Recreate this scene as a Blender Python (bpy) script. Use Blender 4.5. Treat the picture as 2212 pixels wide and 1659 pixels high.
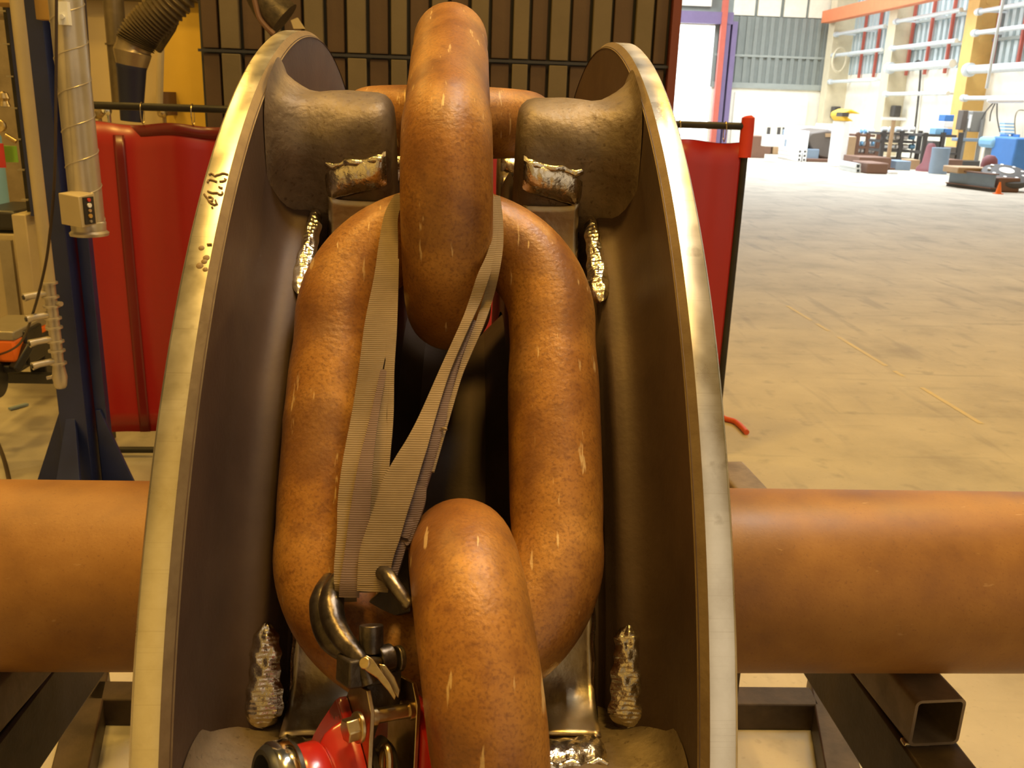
import bpy, bmesh, math, random
import numpy as np
from mathutils import Vector as V, Matrix
for o in list(bpy.data.objects): bpy.data.objects.remove(o)
SC = bpy.context.scene; COL = SC.collection
R = math.radians
# ---------------------------------------------------------------- camera
H = 1.98
YAW, PITCH, ROLL, FPX = 0.05518, 0.29687, 0.0342, 1996.2
fwd = V((math.sin(YAW)*math.cos(PITCH), math.cos(YAW)*math.cos(PITCH), -math.sin(PITCH)))
rgt0 = V((math.cos(YAW), -math.sin(YAW), 0)); dwn0 = fwd.cross(rgt0)
cr, sr = math.cos(ROLL), math.sin(ROLL)
RG = rgt0*cr - dwn0*sr; DN = rgt0*sr + dwn0*cr
cd = bpy.data.cameras.new('camera'); cam = bpy.data.objects.new('camera', cd); COL.objects.link(cam)
cam.matrix_world = Matrix(((RG.x, -DN.x, -fwd.x, 0), (RG.y, -DN.y, -fwd.y, 0), (RG.z, -DN.z, -fwd.z, H), (0, 0, 0, 1)))
cd.sensor_width = 36; cd.lens = 36*FPX/2212; cd.clip_start = .02; cd.clip_end = 400
cd.dof.use_dof = True; cd.dof.focus_distance = 1.15; cd.dof.aperture_fstop = 17
SC.camera = cam
# ---------------------------------------------------------------- world and light
vs = SC.view_settings; vs.view_transform = 'Standard'; vs.look = 'None'; vs.gamma = 1; vs.exposure = 0.0; vs.use_curve_mapping = False
w = bpy.data.worlds.new('world'); SC.world = w; w.use_nodes = True
wn = w.node_tree.nodes; wl = w.node_tree.links; wn.clear()
wo = wn.new('ShaderNodeOutputWorld'); wb = wn.new('ShaderNodeBackground'); tc = wn.new('ShaderNodeTexCoord')
sx = wn.new('ShaderNodeSeparateXYZ'); rm = wn.new('ShaderNodeValToRGB')
wl.new(tc.outputs['Generated'], sx.inputs[0]); wl.new(sx.outputs['Y'], rm.inputs[0])
el = rm.color_ramp.elements
el[0].position = .0; el[0].color = (.26, .155, .045, 1)
el[1].position = .97; el[1].color = (.10, .08, .055, 1)
e = el.new(.90); e.color = (.07, .055, .035, 1)
e = el.new(.30); e.color = (.05, .031, .012, 1)
# Generated runs 0..1 over -1..1 of the direction on a world
# behind and to the right of the camera the hall is open to daylight, to the left it is lit by sodium lamps
mrx = wn.new('ShaderNodeMapRange'); mrx.inputs['From Min'].default_value = .05; mrx.inputs['From Max'].default_value = .35; wl.new(sx.outputs['X'], mrx.inputs['Value'])
mry = wn.new('ShaderNodeMapRange'); mry.inputs['From Min'].default_value = -.30; mry.inputs['From Max'].default_value = -.55; wl.new(sx.outputs['Y'], mry.inputs['Value'])
mlt = wn.new('ShaderNodeMath'); mlt.operation = 'MULTIPLY'; wl.new(mrx.outputs[0], mlt.inputs[0]); wl.new(mry.outputs[0], mlt.inputs[1])
wmx = wn.new('ShaderNodeMix'); wmx.data_type = 'RGBA'; wl.new(mlt.outputs[0], wmx.inputs['Factor']); wl.new(rm.outputs[0], wmx.inputs[6]); wmx.inputs[7].default_value = (.82, .66, .46, 1)
mrl = wn.new('ShaderNodeMapRange'); mrl.inputs['From Min'].default_value = -.08; mrl.inputs['From Max'].default_value = -.30; wl.new(sx.outputs['X'], mrl.inputs['Value'])
mll = wn.new('ShaderNodeMath'); mll.operation = 'MULTIPLY'; wl.new(mrl.outputs[0], mll.inputs[0]); wl.new(mry.outputs[0], mll.inputs[1])
wm2 = wn.new('ShaderNodeMix'); wm2.data_type = 'RGBA'; wl.new(mll.outputs[0], wm2.inputs['Factor']); wl.new(wmx.outputs[2], wm2.inputs[6]); wm2.inputs[7].default_value = (.75, .44, .10, 1)
wl.new(wm2.outputs[2], wb.inputs[0]); wl.new(wb.outputs[0], wo.inputs[0]); wb.inputs[1].default_value = 1.0
def area(name, loc, size, power, color, sy=None, target=None, spread=180):
    d = bpy.data.lights.new(name, 'AREA'); d.spread = R(spread); d.energy = power; d.color = color; d.size = size
    if sy: d.shape = 'RECTANGLE'; d.size_y = sy
    o = bpy.data.objects.new(name, d); COL.objects.link(o); o.location = loc
    if target: o.rotation_euler = (V(target)-V(loc)).to_track_quat('-Z', 'Y').to_euler()
    return o
SOD = (1.0, .60, .125)
area('sodium_lamp', (.9, .7, 8.5), .7, 285, SOD)
area('sodium_lamp', (-2.1, 2.3, 8.5), .9, 290, SOD)
area('sodium_lamp', (-4.5, 7.0, 7.5), .6, 190, SOD)
area('sodium_lamp', (4.5, 6.5, 8.5), .6, 330, SOD)
area('sodium_lamp', (9, 12, 9), .8, 420, (1, .72, .34))
area('rim_fill_light', (2.45, 3.4, 10.5), .8, 30, (1, .95, .86), 2.8, target=(.4, 1.0, 1.7), spread=46)  # added unseen light, narrowed and aimed at the wheel to whiten the right rim
area('far_fill_light', (13, 38, 15), 14, 8200, (.90, .96, 1), 22, spread=136)  # added unseen overhead light that floods the far floor and walls with daylight tone
area('far_side_light', (2, 50, 10), 6, 2500, (.92, .97, 1), 6, target=(16, 49, 2))  # area light turned towards the far right wall, no window built here
# ---------------------------------------------------------------- pixel to place helpers
def ray(px, py): return (fwd + RG*((px-1106)/FPX) + DN*((py-829.5)/FPX))
CP = V((0, 0, H))
def at(px, py, Y): d = ray(px, py); return CP + d*(Y/d.y)
def onz(px, py, z=0.0): d = ray(px, py); return CP + d*((z-H)/d.z)
def onx(px, py, X): d = ray(px, py); return CP + d*(X/d.x)
X0, YC, ZC = -.01523, 1.5607, H-.8602
WC = V((X0, YC, ZC)); RW = .9535
def onwheel(px, py, r):
    d = ray(px, py); o = CP-WC
    a = d.y**2+d.z**2; b = 2*(o.y*d.y+o.z*d.z); c = o.y**2+o.z**2-r*r
    return CP + d*((-b-math.sqrt(max(b*b-4*a*c, 0)))/(2*a))
def WP(th, x, t, r):
    n = V((0, -math.cos(th), math.sin(th))); tt = V((0, math.sin(th), math.cos(th)))
    return WC + V((x, 0, 0)) + n*r + tt*t
# ---------------------------------------------------------------- mesh builder
class MB:
    def __init__(s): s.v = []; s.f = []
    def add(s, vs_, fs_):
        b = len(s.v); s.v += [V(p) for p in vs_]; s.f += [tuple(i+b for i in f) for f in fs_]; return s
    def box(s, c, d, ax=None):
        c = V(c); ax = ax or (V((1, 0, 0)), V((0, 1, 0)), V((0, 0, 1)))
        P = [c + ax[0]*(i*d[0]/2) + ax[1]*(j*d[1]/2) + ax[2]*(k*d[2]/2) for i in (-1, 1) for j in (-1, 1) for k in (-1, 1)]
        return s.add(P, [(0, 1, 3, 2), (4, 6, 7, 5), (0, 4, 5, 1), (2, 3, 7, 6), (0, 2, 6, 4), (1, 5, 7, 3)])
    def bar(s, a, b, wd, ht, up=V((0, 0, 1))):
        a = V(a); b = V(b); z = (b-a); L = z.length; z.normalize()
        x = up.cross(z)
        if x.length < 1e-4: x = V((1, 0, 0))
        x.normalize(); y = z.cross(x)
        return s.box((a+b)/2, (wd, ht, L), (x, y, z))
    def tube(s, path, rad, n=16, closed=False, caps=True, squash=1.0):
        P = [V(p) for p in path]; m = len(P)
        rad = [rad]*m if isinstance(rad, (int, float)) else rad
        T = []
        for i in range(m):
            a = P[(i-1) % m] if (closed or i > 0) else P[i]; b = P[(i+1) % m] if (closed or i < m-1) else P[i]
            T.append((b-a).normalized())
        u = T[0].orthogonal().normalized(); vs_ = []; prev = T[0]
        for i in range(m):
            q = prev.rotation_difference(T[i]); u = q @ u; u = (u-T[i]*u.dot(T[i])).normalized(); prev = T[i]
            w_ = T[i].cross(u)
            for k in range(n):
                a = 2*math.pi*k/n; vs_.append(P[i] + (u*math.cos(a)+w_*math.sin(a)*squash)*rad[i])
        fs = []
        for i in range(m if closed else m-1):
            j = (i+1) % m
            for k in range(n): fs.append((i*n+k, i*n+(k+1) % n, j*n+(k+1) % n, j*n+k))
        if caps and not closed: fs += [tuple(range(n))[::-1], tuple((m-1)*n+k for k in range(n))]
        return s.add(vs_, fs)
    def cyl(s, a, b, r0, r1=None, n=20, caps=True): return s.tube([a, b], [r0, r0 if r1 is None else r1], n, caps=caps)
    def lathe(s, c, axis, prof, n=48, a0=0, a1=2*math.pi, closed_prof=False):
        c = V(c); z = V(axis).normalized(); x = z.orthogonal().normalized(); y = z.cross(x)
        full = abs(a1-a0-2*math.pi) < 1e-6; m = len(prof); N = n if full else n+1; vs_ = []
        for i in range(N):
            a = a0+(a1-a0)*i/n
            for (r, h) in prof: vs_.append(c + z*h + (x*math.cos(a)+y*math.sin(a))*r)
        fs = []
        for i in range(n):
            j = (i+1) % N
            for k in range(m if closed_prof else m-1):
                l = (k+1) % m; fs.append((i*m+k, i*m+l, j*m+l, j*m+k))
        return s.add(vs_, fs)
    def prism(s, pts, off):
        P = [V(p) for p in pts]; n = len(P); off = V(off)
        return s.add(P + [p+off for p in P], [tuple(range(n))[::-1], tuple(range(n, 2*n))] + [(i, (i+1) % n, n+(i+1) % n, n+i) for i in range(n)])
    def ribbon(s, path, wdir, width, thick):
        P = [V(p) for p in path]; m = len(P); vs_ = []
        for i in range(m):
            t = (P[min(i+1, m-1)]-P[max(i-1, 0)]).normalized(); wd = V(wdir[i] if isinstance(wdir, list) else wdir)
            wd = (wd-t*wd.dot(t)).normalized(); nn = t.cross(wd)
            W = width[i] if isinstance(width, list) else width
            for (a, b) in ((-1, -1), (-.6, -1.25), (.6, -1.25), (1, -1), (1, 1), (.6, 1.25), (-.6, 1.25), (-1, 1)): vs_.append(P[i]+wd*(a*W/2)+nn*(b*thick/2))
        fs = [tuple(range(8))[::-1], tuple((m-1)*8+k for k in range(8))]
        for i in range(m-1):
            for k in range(8): fs.append((i*8+k, i*8+(k+1) % 8, (i+1)*8+(k+1) % 8, (i+1)*8+k))
        return s.add(vs_, fs)
    def build(s, name, mat, parent=None, bevel=0, sub=0, ang=35, **tags):
        me = bpy.data.meshes.new(name)
        org = V((0, 0, 0))
        if parent is not None: org = world_loc(parent)
        else:
            xs = [p.x for p in s.v]; ys = [p.y for p in s.v]; zs = [p.z for p in s.v]
            org = V(((min(xs)+max(xs))/2, (min(ys)+max(ys))/2, min(zs)))
        me.from_pydata([tuple(p-org) for p in s.v], [], s.f)
        bm = bmesh.new(); bm.from_mesh(me); bmesh.ops.recalc_face_normals(bm, faces=bm.faces); bm.to_mesh(me); bm.free()
        me.polygons.foreach_set('use_smooth', [True]*len(me.polygons))
        me.set_sharp_from_angle(angle=R(ang))
        me.materials.append(mat)
        o = bpy.data.objects.new(name, me); COL.objects.link(o)
        if parent is not None: o.parent = parent
        else: o.location = org
        if bevel:
            b = o.modifiers.new('bevel', 'BEVEL'); b.width = bevel; b.segments = 2; b.limit_method = 'ANGLE'; b.angle_limit = R(40)
            b.harden_normals = False
        if sub: m_ = o.modifiers.new('sub', 'SUBSURF'); m_.levels = sub; m_.render_levels = sub
        for k, v in tags.items(): o[k] = v
        return o
WL = {}
def world_loc(o): return WL.get(o.name, V(o.location)) if o.parent is None else world_loc(o.parent)
def thing(name, loc, label, category, group=None):
    o = bpy.data.objects.new(name, None); o.empty_display_size = .1; COL.objects.link(o); o.location = loc
    o['label'] = label; o['category'] = category
    if group: o['group'] = group
    return o
def one(mb, name, mat, label, category, group=None, **k):
    o = mb.build(name, mat, None, **k); o['label'] = label; o['category'] = category
    if group: o['group'] = group
    return o
def struct(mb, name, mat, parent=None, **k):
    o = mb.build(name, mat, parent, **k)
    if parent is None: o['kind'] = 'structure'
    return o
# ---------------------------------------------------------------- materials
def mk(name, cols, scale=6, detail=6, rough=.6, metal=0, bump=0, bscale=None, rvar=0, stretch=None, spec=.5, fine=None, trans=0, emit=None, streak=None, coat=0, world=True, dist=0.01):
    m = bpy.data.materials.new(name); m.use_nodes = True; N = m.node_tree.nodes; L = m.node_tree.links
    b = N['Principled BSDF']; b.inputs['Metallic'].default_value = metal; b.inputs['Roughness'].default_value = rough
    b.inputs['Specular IOR Level'].default_value = spec
    if isinstance(cols[0], (int, float)): cols = [(0, cols)]
    g = N.new('ShaderNodeNewGeometry' if world else 'ShaderNodeTexCoord'); mp = N.new('ShaderNodeMapping')
    L.new(g.outputs['Position' if world else 'Object'], mp.inputs[0])
    if stretch: mp.inputs['Scale'].default_value = stretch
    nz = N.new('ShaderNodeTexNoise'); nz.inputs['Scale'].default_value = scale; nz.inputs['Detail'].default_value = detail; nz.inputs['Roughness'].default_value = .62
    L.new(mp.outputs[0], nz.inputs['Vector'])
    out = None
    if len(cols) > 1:
        rp = N.new('ShaderNodeValToRGB'); E = rp.color_ramp.elements
        for i, (p, c) in enumerate(cols):
            e_ = E[i] if i < 2 else E.new(p); e_.position = p; e_.color = (*c, 1)
        L.new(nz.outputs[0], rp.inputs[0]); out = rp.outputs[0]
    else:
        b.inputs['Base Color'].default_value = (*cols[0][1], 1)
    if fine:   # fine = (scale, threshold lo, hi, colour, amount)
        for (fs_, lo, hi, c, amt) in (fine if isinstance(fine, list) else [fine]):
            n2 = N.new('ShaderNodeTexNoise'); n2.inputs['Scale'].default_value = fs_; n2.inputs['Detail'].default_value = 4
            L.new(g.outputs['Position' if world else 'Object'], n2.inputs['Vector'])
            mr = N.new('ShaderNodeMapRange'); mr.inputs['From Min'].default_value = lo; mr.inputs['From Max'].default_value = hi; mr.inputs['To Max'].default_value = amt
            L.new(n2.outputs[0], mr.inputs['Value'])
            mx = N.new('ShaderNodeMix'); mx.data_type = 'RGBA'; L.new(mr.outputs[0], mx.inputs['Factor'])
            if out: L.new(out, mx.inputs[6])
            else: mx.inputs[6].default_value = (*cols[0][1], 1)
            mx.inputs[7].default_value = (*c, 1); out = mx.outputs[2]
    if streak:  # streak = (mapping scale, noise scale, lo, hi, colour, amount): stretched scratches
        for (ms, ns, lo, hi, c, amt) in (streak if isinstance(streak, list) else [streak]):
            m3 = N.new('ShaderNodeMapping'); m3.inputs['Scale'].default_value = ms; m3.inputs['Rotation'].default_value = (.3, .5, .2); L.new(g.outputs['Position' if world else 'Object'], m3.inputs[0])
            n3 = N.new('ShaderNodeTexNoise'); n3.inputs['Scale'].default_value = ns; n3.inputs['Detail'].default_value = 3; L.new(m3.outputs[0], n3.inputs['Vector'])
            mr = N.new('ShaderNodeMapRange'); mr.inputs['From Min'].default_value = lo; mr.inputs['From Max'].default_value = hi; mr.inputs['To Max'].default_value = amt
            L.new(n3.outputs[0], mr.inputs['Value'])
            mx = N.new('ShaderNodeMix'); mx.data_type = 'RGBA'; L.new(mr.outputs[0], mx.inputs['Factor'])
            if out: L.new(out, mx.inputs[6])
            else: mx.inputs[6].default_value = (*cols[0][1], 1)
            mx.inputs[7].default_value = (*c, 1); out = mx.outputs[2]
    if out: L.new(out, b.inputs['Base Color'])
    if rvar:
        mr = N.new('ShaderNodeMapRange'); mr.inputs['From Min'].default_value = .3; mr.inputs['From Max'].default_value = .7
        mr.inputs['To Min'].default_value = max(rough-rvar, .03); mr.inputs['To Max'].default_value = rough+rvar
        L.new(nz.outputs[0], mr.inputs['Value']); L.new(mr.outputs[0], b.inputs['Roughness'])
    if bump:
        nb = N.new('ShaderNodeTexNoise'); nb.inputs['Scale'].default_value = bscale or scale*8; nb.inputs['Detail'].default_value = 5
        L.new(mp.outputs[0], nb.inputs['Vector'])
        bp = N.new('ShaderNodeBump'); bp.inputs['Strength'].default_value = bump; bp.inputs['Distance'].default_value = dist
        L.new(nb.outputs[0], bp.inputs['Height']); L.new(bp.outputs[0], b.inputs['Normal'])
    if trans:
        b.inputs['Transmission Weight'].default_value = 0; b.inputs['Subsurface Weight'].default_value = trans; b.inputs['Subsurface Radius'].default_value = (.02, .004, .004)
    if emit: b.inputs['Emission Color'].default_value = (*emit[0], 1); b.inputs['Emission Strength'].default_value = emit[1]
    if coat: b.inputs['Coat Weight'].default_value = coat; b.inputs['Coat Roughness'].default_value = .15
    return m
M = {}
M['rust'] = mk('rusted_steel', [(.28, (.17, .060, .014)), (.45, (.32, .130, .022)), (.58, (.42, .19, .032)), (.74, (.52, .26, .055))], scale=7, detail=8, rough=.44, metal=.1, bump=.35, bscale=180, rvar=.12, dist=.002,
   fine=[(330, .48, .68, (.11, .036, .010), .50), (13, .47, .66, (.15, .055, .014), .72), (60, .55, .72, (.13, .045, .012), .45)], streak=[((70, 10, 12), 1.6, .665, .70, (.78, .56, .26), .6)])
M['rust_pipe'] = mk('rusted_pipe', [(.28, (.17, .068, .014)), (.5, (.27, .12, .022)), (.72, (.36, .175, .038))], scale=5, detail=7, rough=.5, metal=.05, bump=.15, bscale=150, dist=.002, rvar=.08,
   fine=[(200, .6, .72, (.13, .05, .014), .4)], streak=[((18, 60, 40), 1.4, .72, .76, (.50, .30, .12), .4)])
M['cast'] = mk('cast_steel', [(.3, (.10, .068, .042)), (.52, (.20, .15, .095)), (.72, (.30, .23, .15))], scale=11, detail=7, rough=.52, metal=.35, bump=.35, bscale=120, dist=.004, fine=(160, .6, .7, (.07, .04, .02), .6))
M['flange_face'] = mk('flange_face', [(.3, (.062, .036, .024)), (.6, (.10, .062, .04)), (.8, (.13, .085, .055))], scale=6, detail=6, rough=.58, metal=.25, bump=.15, bscale=150, dist=.003)
M['machined'] = mk('machined_rim', [(.3, (.58, .52, .41)), (.5, (.76, .71, .60)), (.65, (.86, .82, .73))], scale=11, detail=7, rough=.34, metal=1, bump=.05, bscale=40, rvar=.10, dist=.001,
   fine=[(38, .62, .74, (.30, .24, .15), .6)], streak=[((1, 140, 140), 6, .6, .75, (.45, .38, .28), .35)])
M['chamfer'] = mk('machined_chamfer', [(.3, (.19, .13, .065)), (.7, (.27, .195, .10))], scale=30, rough=.55, metal=.5, bump=.2, bscale=200, dist=.002)
M['ground'] = mk('ground_steel', [(.3, (.50, .43, .33)), (.7, (.88, .82, .70))], scale=24, rough=.24, metal=1, bump=.6, bscale=75, rvar=.10, dist=.004)
M['groundsmooth'] = mk('ground_steel_smooth', [(.3, (.34, .27, .18)), (.7, (.58, .49, .35))], scale=14, rough=.36, metal=1, bump=.25, bscale=50, rvar=.1, dist=.004)
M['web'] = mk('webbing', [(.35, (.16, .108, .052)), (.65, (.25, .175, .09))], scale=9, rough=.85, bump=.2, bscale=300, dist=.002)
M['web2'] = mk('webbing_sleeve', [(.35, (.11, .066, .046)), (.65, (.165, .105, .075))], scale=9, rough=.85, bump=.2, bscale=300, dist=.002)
M['hooksteel'] = mk('hook_steel', [(.35, (.05, .04, .032)), (.65, (.20, .16, .12))], scale=30, rough=.33, metal=.9, bump=.3, bscale=90, dist=.003)
M['darksteel'] = mk('dark_steel', [(.35, (.045, .036, .028)), (.65, (.11, .085, .06))], scale=14, rough=.45, metal=.6, bump=.2, bscale=80)
M['brass'] = mk('zinc_plated', [(.35, (.42, .31, .15)), (.65, (.62, .49, .27))], scale=40, rough=.3, metal=1, bump=.2, bscale=90, dist=.002)
M['red'] = mk('red_paint', [(.0, (.36, .012, .008)), (1, (.46, .022, .011))], scale=5, rough=.25, coat=.4, fine=(22, .60, .64, (.10, .02, .015), .9), bump=.1, bscale=15)
M['chrome'] = mk('chrome', [(0, (.8, .78, .74)), (1, (.85, .84, .8))], rough=.12, metal=1)
M['black'] = mk('black_plastic', [(.3, (.012, .011, .010)), (.7, (.03, .027, .024))], rough=.4)
M['marker'] = mk('marker_ink', [(0, (.20, .12, .04)), (1, (.24, .15, .05))], rough=.6)
M['blacksteel'] = mk('mill_scale_steel', [(.35, (.035, .022, .014)), (.65, (.075, .05, .032))], scale=8, rough=.5, metal=.35, bump=.2, bscale=90, dist=.003)
M['tubesteel'] = mk('tube_steel', [(.35, (.15, .11, .075)), (.65, (.26, .20, .14))], scale=10, rough=.5, metal=.4, bump=.2, bscale=90, dist=.003)
M['concrete'] = mk('concrete', [(.25, (.28, .245, .19)), (.45, (.42, .375, .30)), (.6, (.48, .43, .345)), (.8, (.54, .49, .40))], scale=1.1, detail=9, rough=.62, bump=.1, bscale=18, dist=.004,
   fine=[(5.5, .60, .72, (.27, .24, .20), .55), (40, .62, .74, (.26, .22, .18), .35)], streak=[((2.5, .35, 1), 2.2, .60, .72, (.25, .22, .19), .5), ((.3, 3, 1), 3, .62, .74, (.27, .24, .20), .4)])
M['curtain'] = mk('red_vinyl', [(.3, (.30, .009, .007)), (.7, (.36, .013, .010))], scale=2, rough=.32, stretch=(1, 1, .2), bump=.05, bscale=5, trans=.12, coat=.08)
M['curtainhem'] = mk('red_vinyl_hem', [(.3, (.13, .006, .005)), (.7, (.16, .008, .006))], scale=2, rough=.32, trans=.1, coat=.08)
M['railblack'] = mk('black_rail', [(.3, (.012, .010, .009)), (.7, (.03, .025, .02))], rough=.45, metal=.3)
M['redcap'] = mk('red_fabric', [(.3, (.50, .03, .02)), (.7, (.6, .05, .03))], rough=.7)
M['bluepaint'] = mk('blue_paint', [(.3, (.010, .016, .070)), (.7, (.017, .027, .115))], scale=4, rough=.35, bump=.1, bscale=20)
M['galv'] = mk('galvanised_duct', [(.3, (.42, .37, .29)), (.7, (.56, .50, .40))], scale=6, rough=.32, metal=.55, bump=.05)
M['beigepaint'] = mk('beige_paint', [(.3, (.44, .36, .21)), (.7, (.52, .43, .26))], scale=4, rough=.45)
M['greypipe'] = mk('grey_pipe', [(.3, (.30, .26, .19)), (.7, (.38, .33, .25))], scale=8, rough=.4, metal=.4)
M['ochre'] = mk('ochre_paint', [(0, (.45, .27, .06)), (1, (.5, .3, .08))], rough=.5)
M['orange'] = mk('orange_paint', [(0, (.85, .16, .01)), (1, (.9, .2, .015))], rough=.5)
M['hose'] = mk('orange_hose', [(0, (.62, .09, .025)), (1, (.7, .12, .03))], rough=.5)
M['duct'] = mk('flex_duct', [(.3, (.11, .085, .05)), (.7, (.20, .155, .095))], scale=7, rough=.4, metal=.5)
M['ductlight'] = mk('duct_bare', [(.3, (.24, .19, .12)), (.7, (.36, .29, .19))], scale=7, rough=.35, metal=.6)
M['navy'] = mk('navy_hood', [(0, (.010, .012, .04)), (1, (.014, .018, .06))], rough=.45)
M['wallbeige'] = mk('beige_wall', [(.3, (.50, .40, .23)), (.7, (.56, .46, .28))], scale=1.2, rough=.8)
M['wallyellow'] = mk('yellow_wall', [(.3, (.72, .47, .06)), (.7, (.80, .54, .09))], scale=1.2, rough=.7)
M['panela'] = mk('panel_lit_tone', [(.3, (.105, .082, .052)), (.7, (.135, .106, .068))], scale=2, rough=.6, bump=.1, bscale=60)  # lighter tan: lit faces of the corrugation, painted into the colour
M['panelb'] = mk('panel_shade_tone', [(.3, (.062, .036, .022)), (.7, (.085, .05, .03))], scale=2, rough=.6, bump=.1, bscale=60)  # darker brown: shaded faces of the corrugation, painted into the colour
M['seam'] = mk('panel_seam', [(0, (.025, .027, .04)), (1, (.035, .037, .055))], rough=.4)
M['seamred'] = mk('panel_edge_red', [(0, (.13, .03, .025)), (1, (.15, .035, .03))], rough=.5)
M['cable'] = mk('cable', [(0, (.03, .018, .012)), (1, (.045, .025, .015))], rough=.5)
def flat(name, c, rough=.6, metal=0, emit=None):
    k = tuple(min(1, x*1.12) for x in c); return mk(name, [(.3, c), (.7, k)], scale=3, rough=rough, metal=metal, emit=emit)
M['corr'] = flat('corrugated_grey', (.22, .25, .24)); M['corrl'] = flat('corrugated_rib', (.30, .335, .32))
M['whitewall'] = flat('white_wall', (.80, .78, .68)); M['cream'] = flat('cream_column', (.62, .56, .40)); M['amber'] = flat('amber_column', (.66, .42, .13))
M['purple'] = flat('purple_paint', (.15, .115, .23)); M['redsteel'] = flat('red_primer', (.42, .10, .07)); M['orangesteel'] = flat('orange_primer', (.60, .19, .08))
M['glazing'] = flat('sheet_pale', (.50, .58, .60)); M['pipewhite'] = flat('pale_pipe', (.62, .68, .72), .35, .2)
M['yellow'] = flat('yellow_paint', (.75, .48, .03)); M['fblue'] = flat('blue_enamel', (.06, .20, .55)); M['lblue'] = flat('light_blue', (.20, .42, .66)); M['greyblue'] = flat('grey_blue_primer', (.20, .27, .36))
M['frust'] = flat('rusty_stock', (.16, .085, .055)); M['fdark'] = flat('dark_machine', (.065, .06, .055)); M['fgrey'] = flat('grey_machine', (.22, .22, .21)); M['fwhite'] = flat('white_stock', (.78, .80, .82)); M['tan'] = flat('tan_board', (.40, .27, .15))
M['fbrown'] = flat('brown_cover', (.12, .10, .085)); M['green'] = flat('green_sheet', (.22, .46, .04)); M['fpurple'] = flat('maroon_drum', (.20, .07, .08)); M['sky_out'] = mk('daylight_outside', [(0, (.9, .95, 1)), (1, (.9, .95, 1))], emit=((.93, .97, 1), 5))
# ribs on the webbing: cross threads along the length
for nm in ('web', 'web2'):
    m = M[nm]; N = m.node_tree.nodes; L = m.node_tree.links; b = N['Principled BSDF']
    uvn = N.new('ShaderNodeNewGeometry'); wv = N.new('ShaderNodeTexWave'); wv.wave_type = 'BANDS'; wv.bands_direction = 'Z'; wv.inputs['Scale'].default_value = 190; wv.inputs['Distortion'].default_value = .6
    L.new(uvn.outputs['Position'], wv.inputs['Vector']); bp = N.new('ShaderNodeBump'); bp.inputs['Strength'].default_value = .5; bp.inputs['Distance'].default_value = .0008
    L.new(wv.outputs['Color'], bp.inputs['Height']); L.new(bp.outputs[0], b.inputs['Normal'])
# ================================================================ setting
f = MB(); f.add([(-14, -4, 0), (24, -4, 0), (24, 58, 0), (-14, 58, 0)], [(0, 1, 2, 3)]); struct(f, 'floor', M['concrete'])
YB, XR = 55.0, 21.3
def zpix(px, py, Y): return at(px, py, Y).z
# far wall behind the big door, seen right of the wheel
zt = zpix(1600, 190, YB)      # top of the white dado
dl = at(1448, 150, YB).x; dr = at(1541, 150, YB).x; dtop = zpix(1500, 52, YB)
b = MB()
b.box(((dr+XR)/2, YB+.2, zt/2), (XR-dr, .3, zt)); struct(b, 'wall_back_dado', M['whitewall'])
b = MB(); z1 = zpix(1690, 38, YB)
b.box(((dr+XR)/2, YB+.25, (zt+z1)/2), (XR-dr, .3, z1-zt))
k = dr
while k < XR: b.box((k, YB+.06, (zt+z1)/2), (.22, .12, z1-zt)); k += .45
struct(b, 'wall_back', M['corr'])
b = MB(); b.box(((dr+XR)/2, YB+.05, zpix(1690, 123, YB)), (XR-dr, .14, .12)); b.box(((dr+XR)/2, YB+.05, zt+.15), (XR-dr, .2, .3)); struct(b, 'trim_1', M['corrl'])
b = MB(); b.box(((dl-6+XR)/2, YB+.4, z1+3), (XR-dl+6, .3, 6)); struct(b, 'wall_back_upper', M['corr'])
for i, (a, c) in enumerate(((1587, 1632), (1639, 1688), (1696, 1744), (1750, 1797))):
    b = MB(); x0 = at(a, 20, YB).x; x1 = at(c, 20, YB).x; b.box(((x0+x1)/2, YB+.18, z1+1.6), (x1-x0, .16, 3.1)); struct(b, 'window_%d' % (i+1), M['whitewall'])
b = MB(); x0 = dl-2; x1 = at(1538, 5, YB).x; b.box(((x0+x1)/2, YB+.15, zpix(1500, 8, YB)+1.1), (x1-x0, .2, 2.4)); struct(b, 'window_5', M['whitewall'])
b = MB(); b.box((dl-6, YB+.3, 5), (11, .3, 10)); struct(b, 'wall_back_left', M['corr'])
# door frame in purple, red column, open daylight beyond
zb = zpix(1500, 24, YB)
b = MB(); b.box(((dl-1+at(1580, 30, YB).x)/2, YB-.3, zb-.35), (at(1580, 30, YB).x-dl+1, .5, .62)); struct(b, 'trim_2', M['purple'])
b = MB()
for p in (1562, 1577): x = at(p, 120, YB).x; b.box((x, YB-.3, zb/2-.35), (.28, .45, zb-.3))
struct(b, 'trim_3', M['purple'])
b = MB(); x = at(1549, 150, YB).x; b.box((x, YB-.5, 5), (.3, .3, 10)); struct(b, 'trim_4', M['redsteel'])
b = MB(); b.box(((dl+dr)/2-.5, YB+.1, dtop+.25), (dr-dl+1.2, .12, .6)); struct(b, 'door_1', M['whitewall'])
b = MB(); b.box(((dl+dr)/2-2, YB+9, 3), (18, .2, 16)); struct(b, 'backdrop_daylight', M['sky_out'])
b = MB(); b.box((dl, YB+4, -.06), (16, 9, .1)); struct(b, 'ground_outside', M['whitewall'])
b = MB(); b.box((at(1600, 245, YB-.1).x, YB-.02, zt/2-.1), (at(1622, 245, YB).x-at(1590, 245, YB).x, .1, zt-.3)); struct(b, 'door_2', M['whitewall'])
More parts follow.
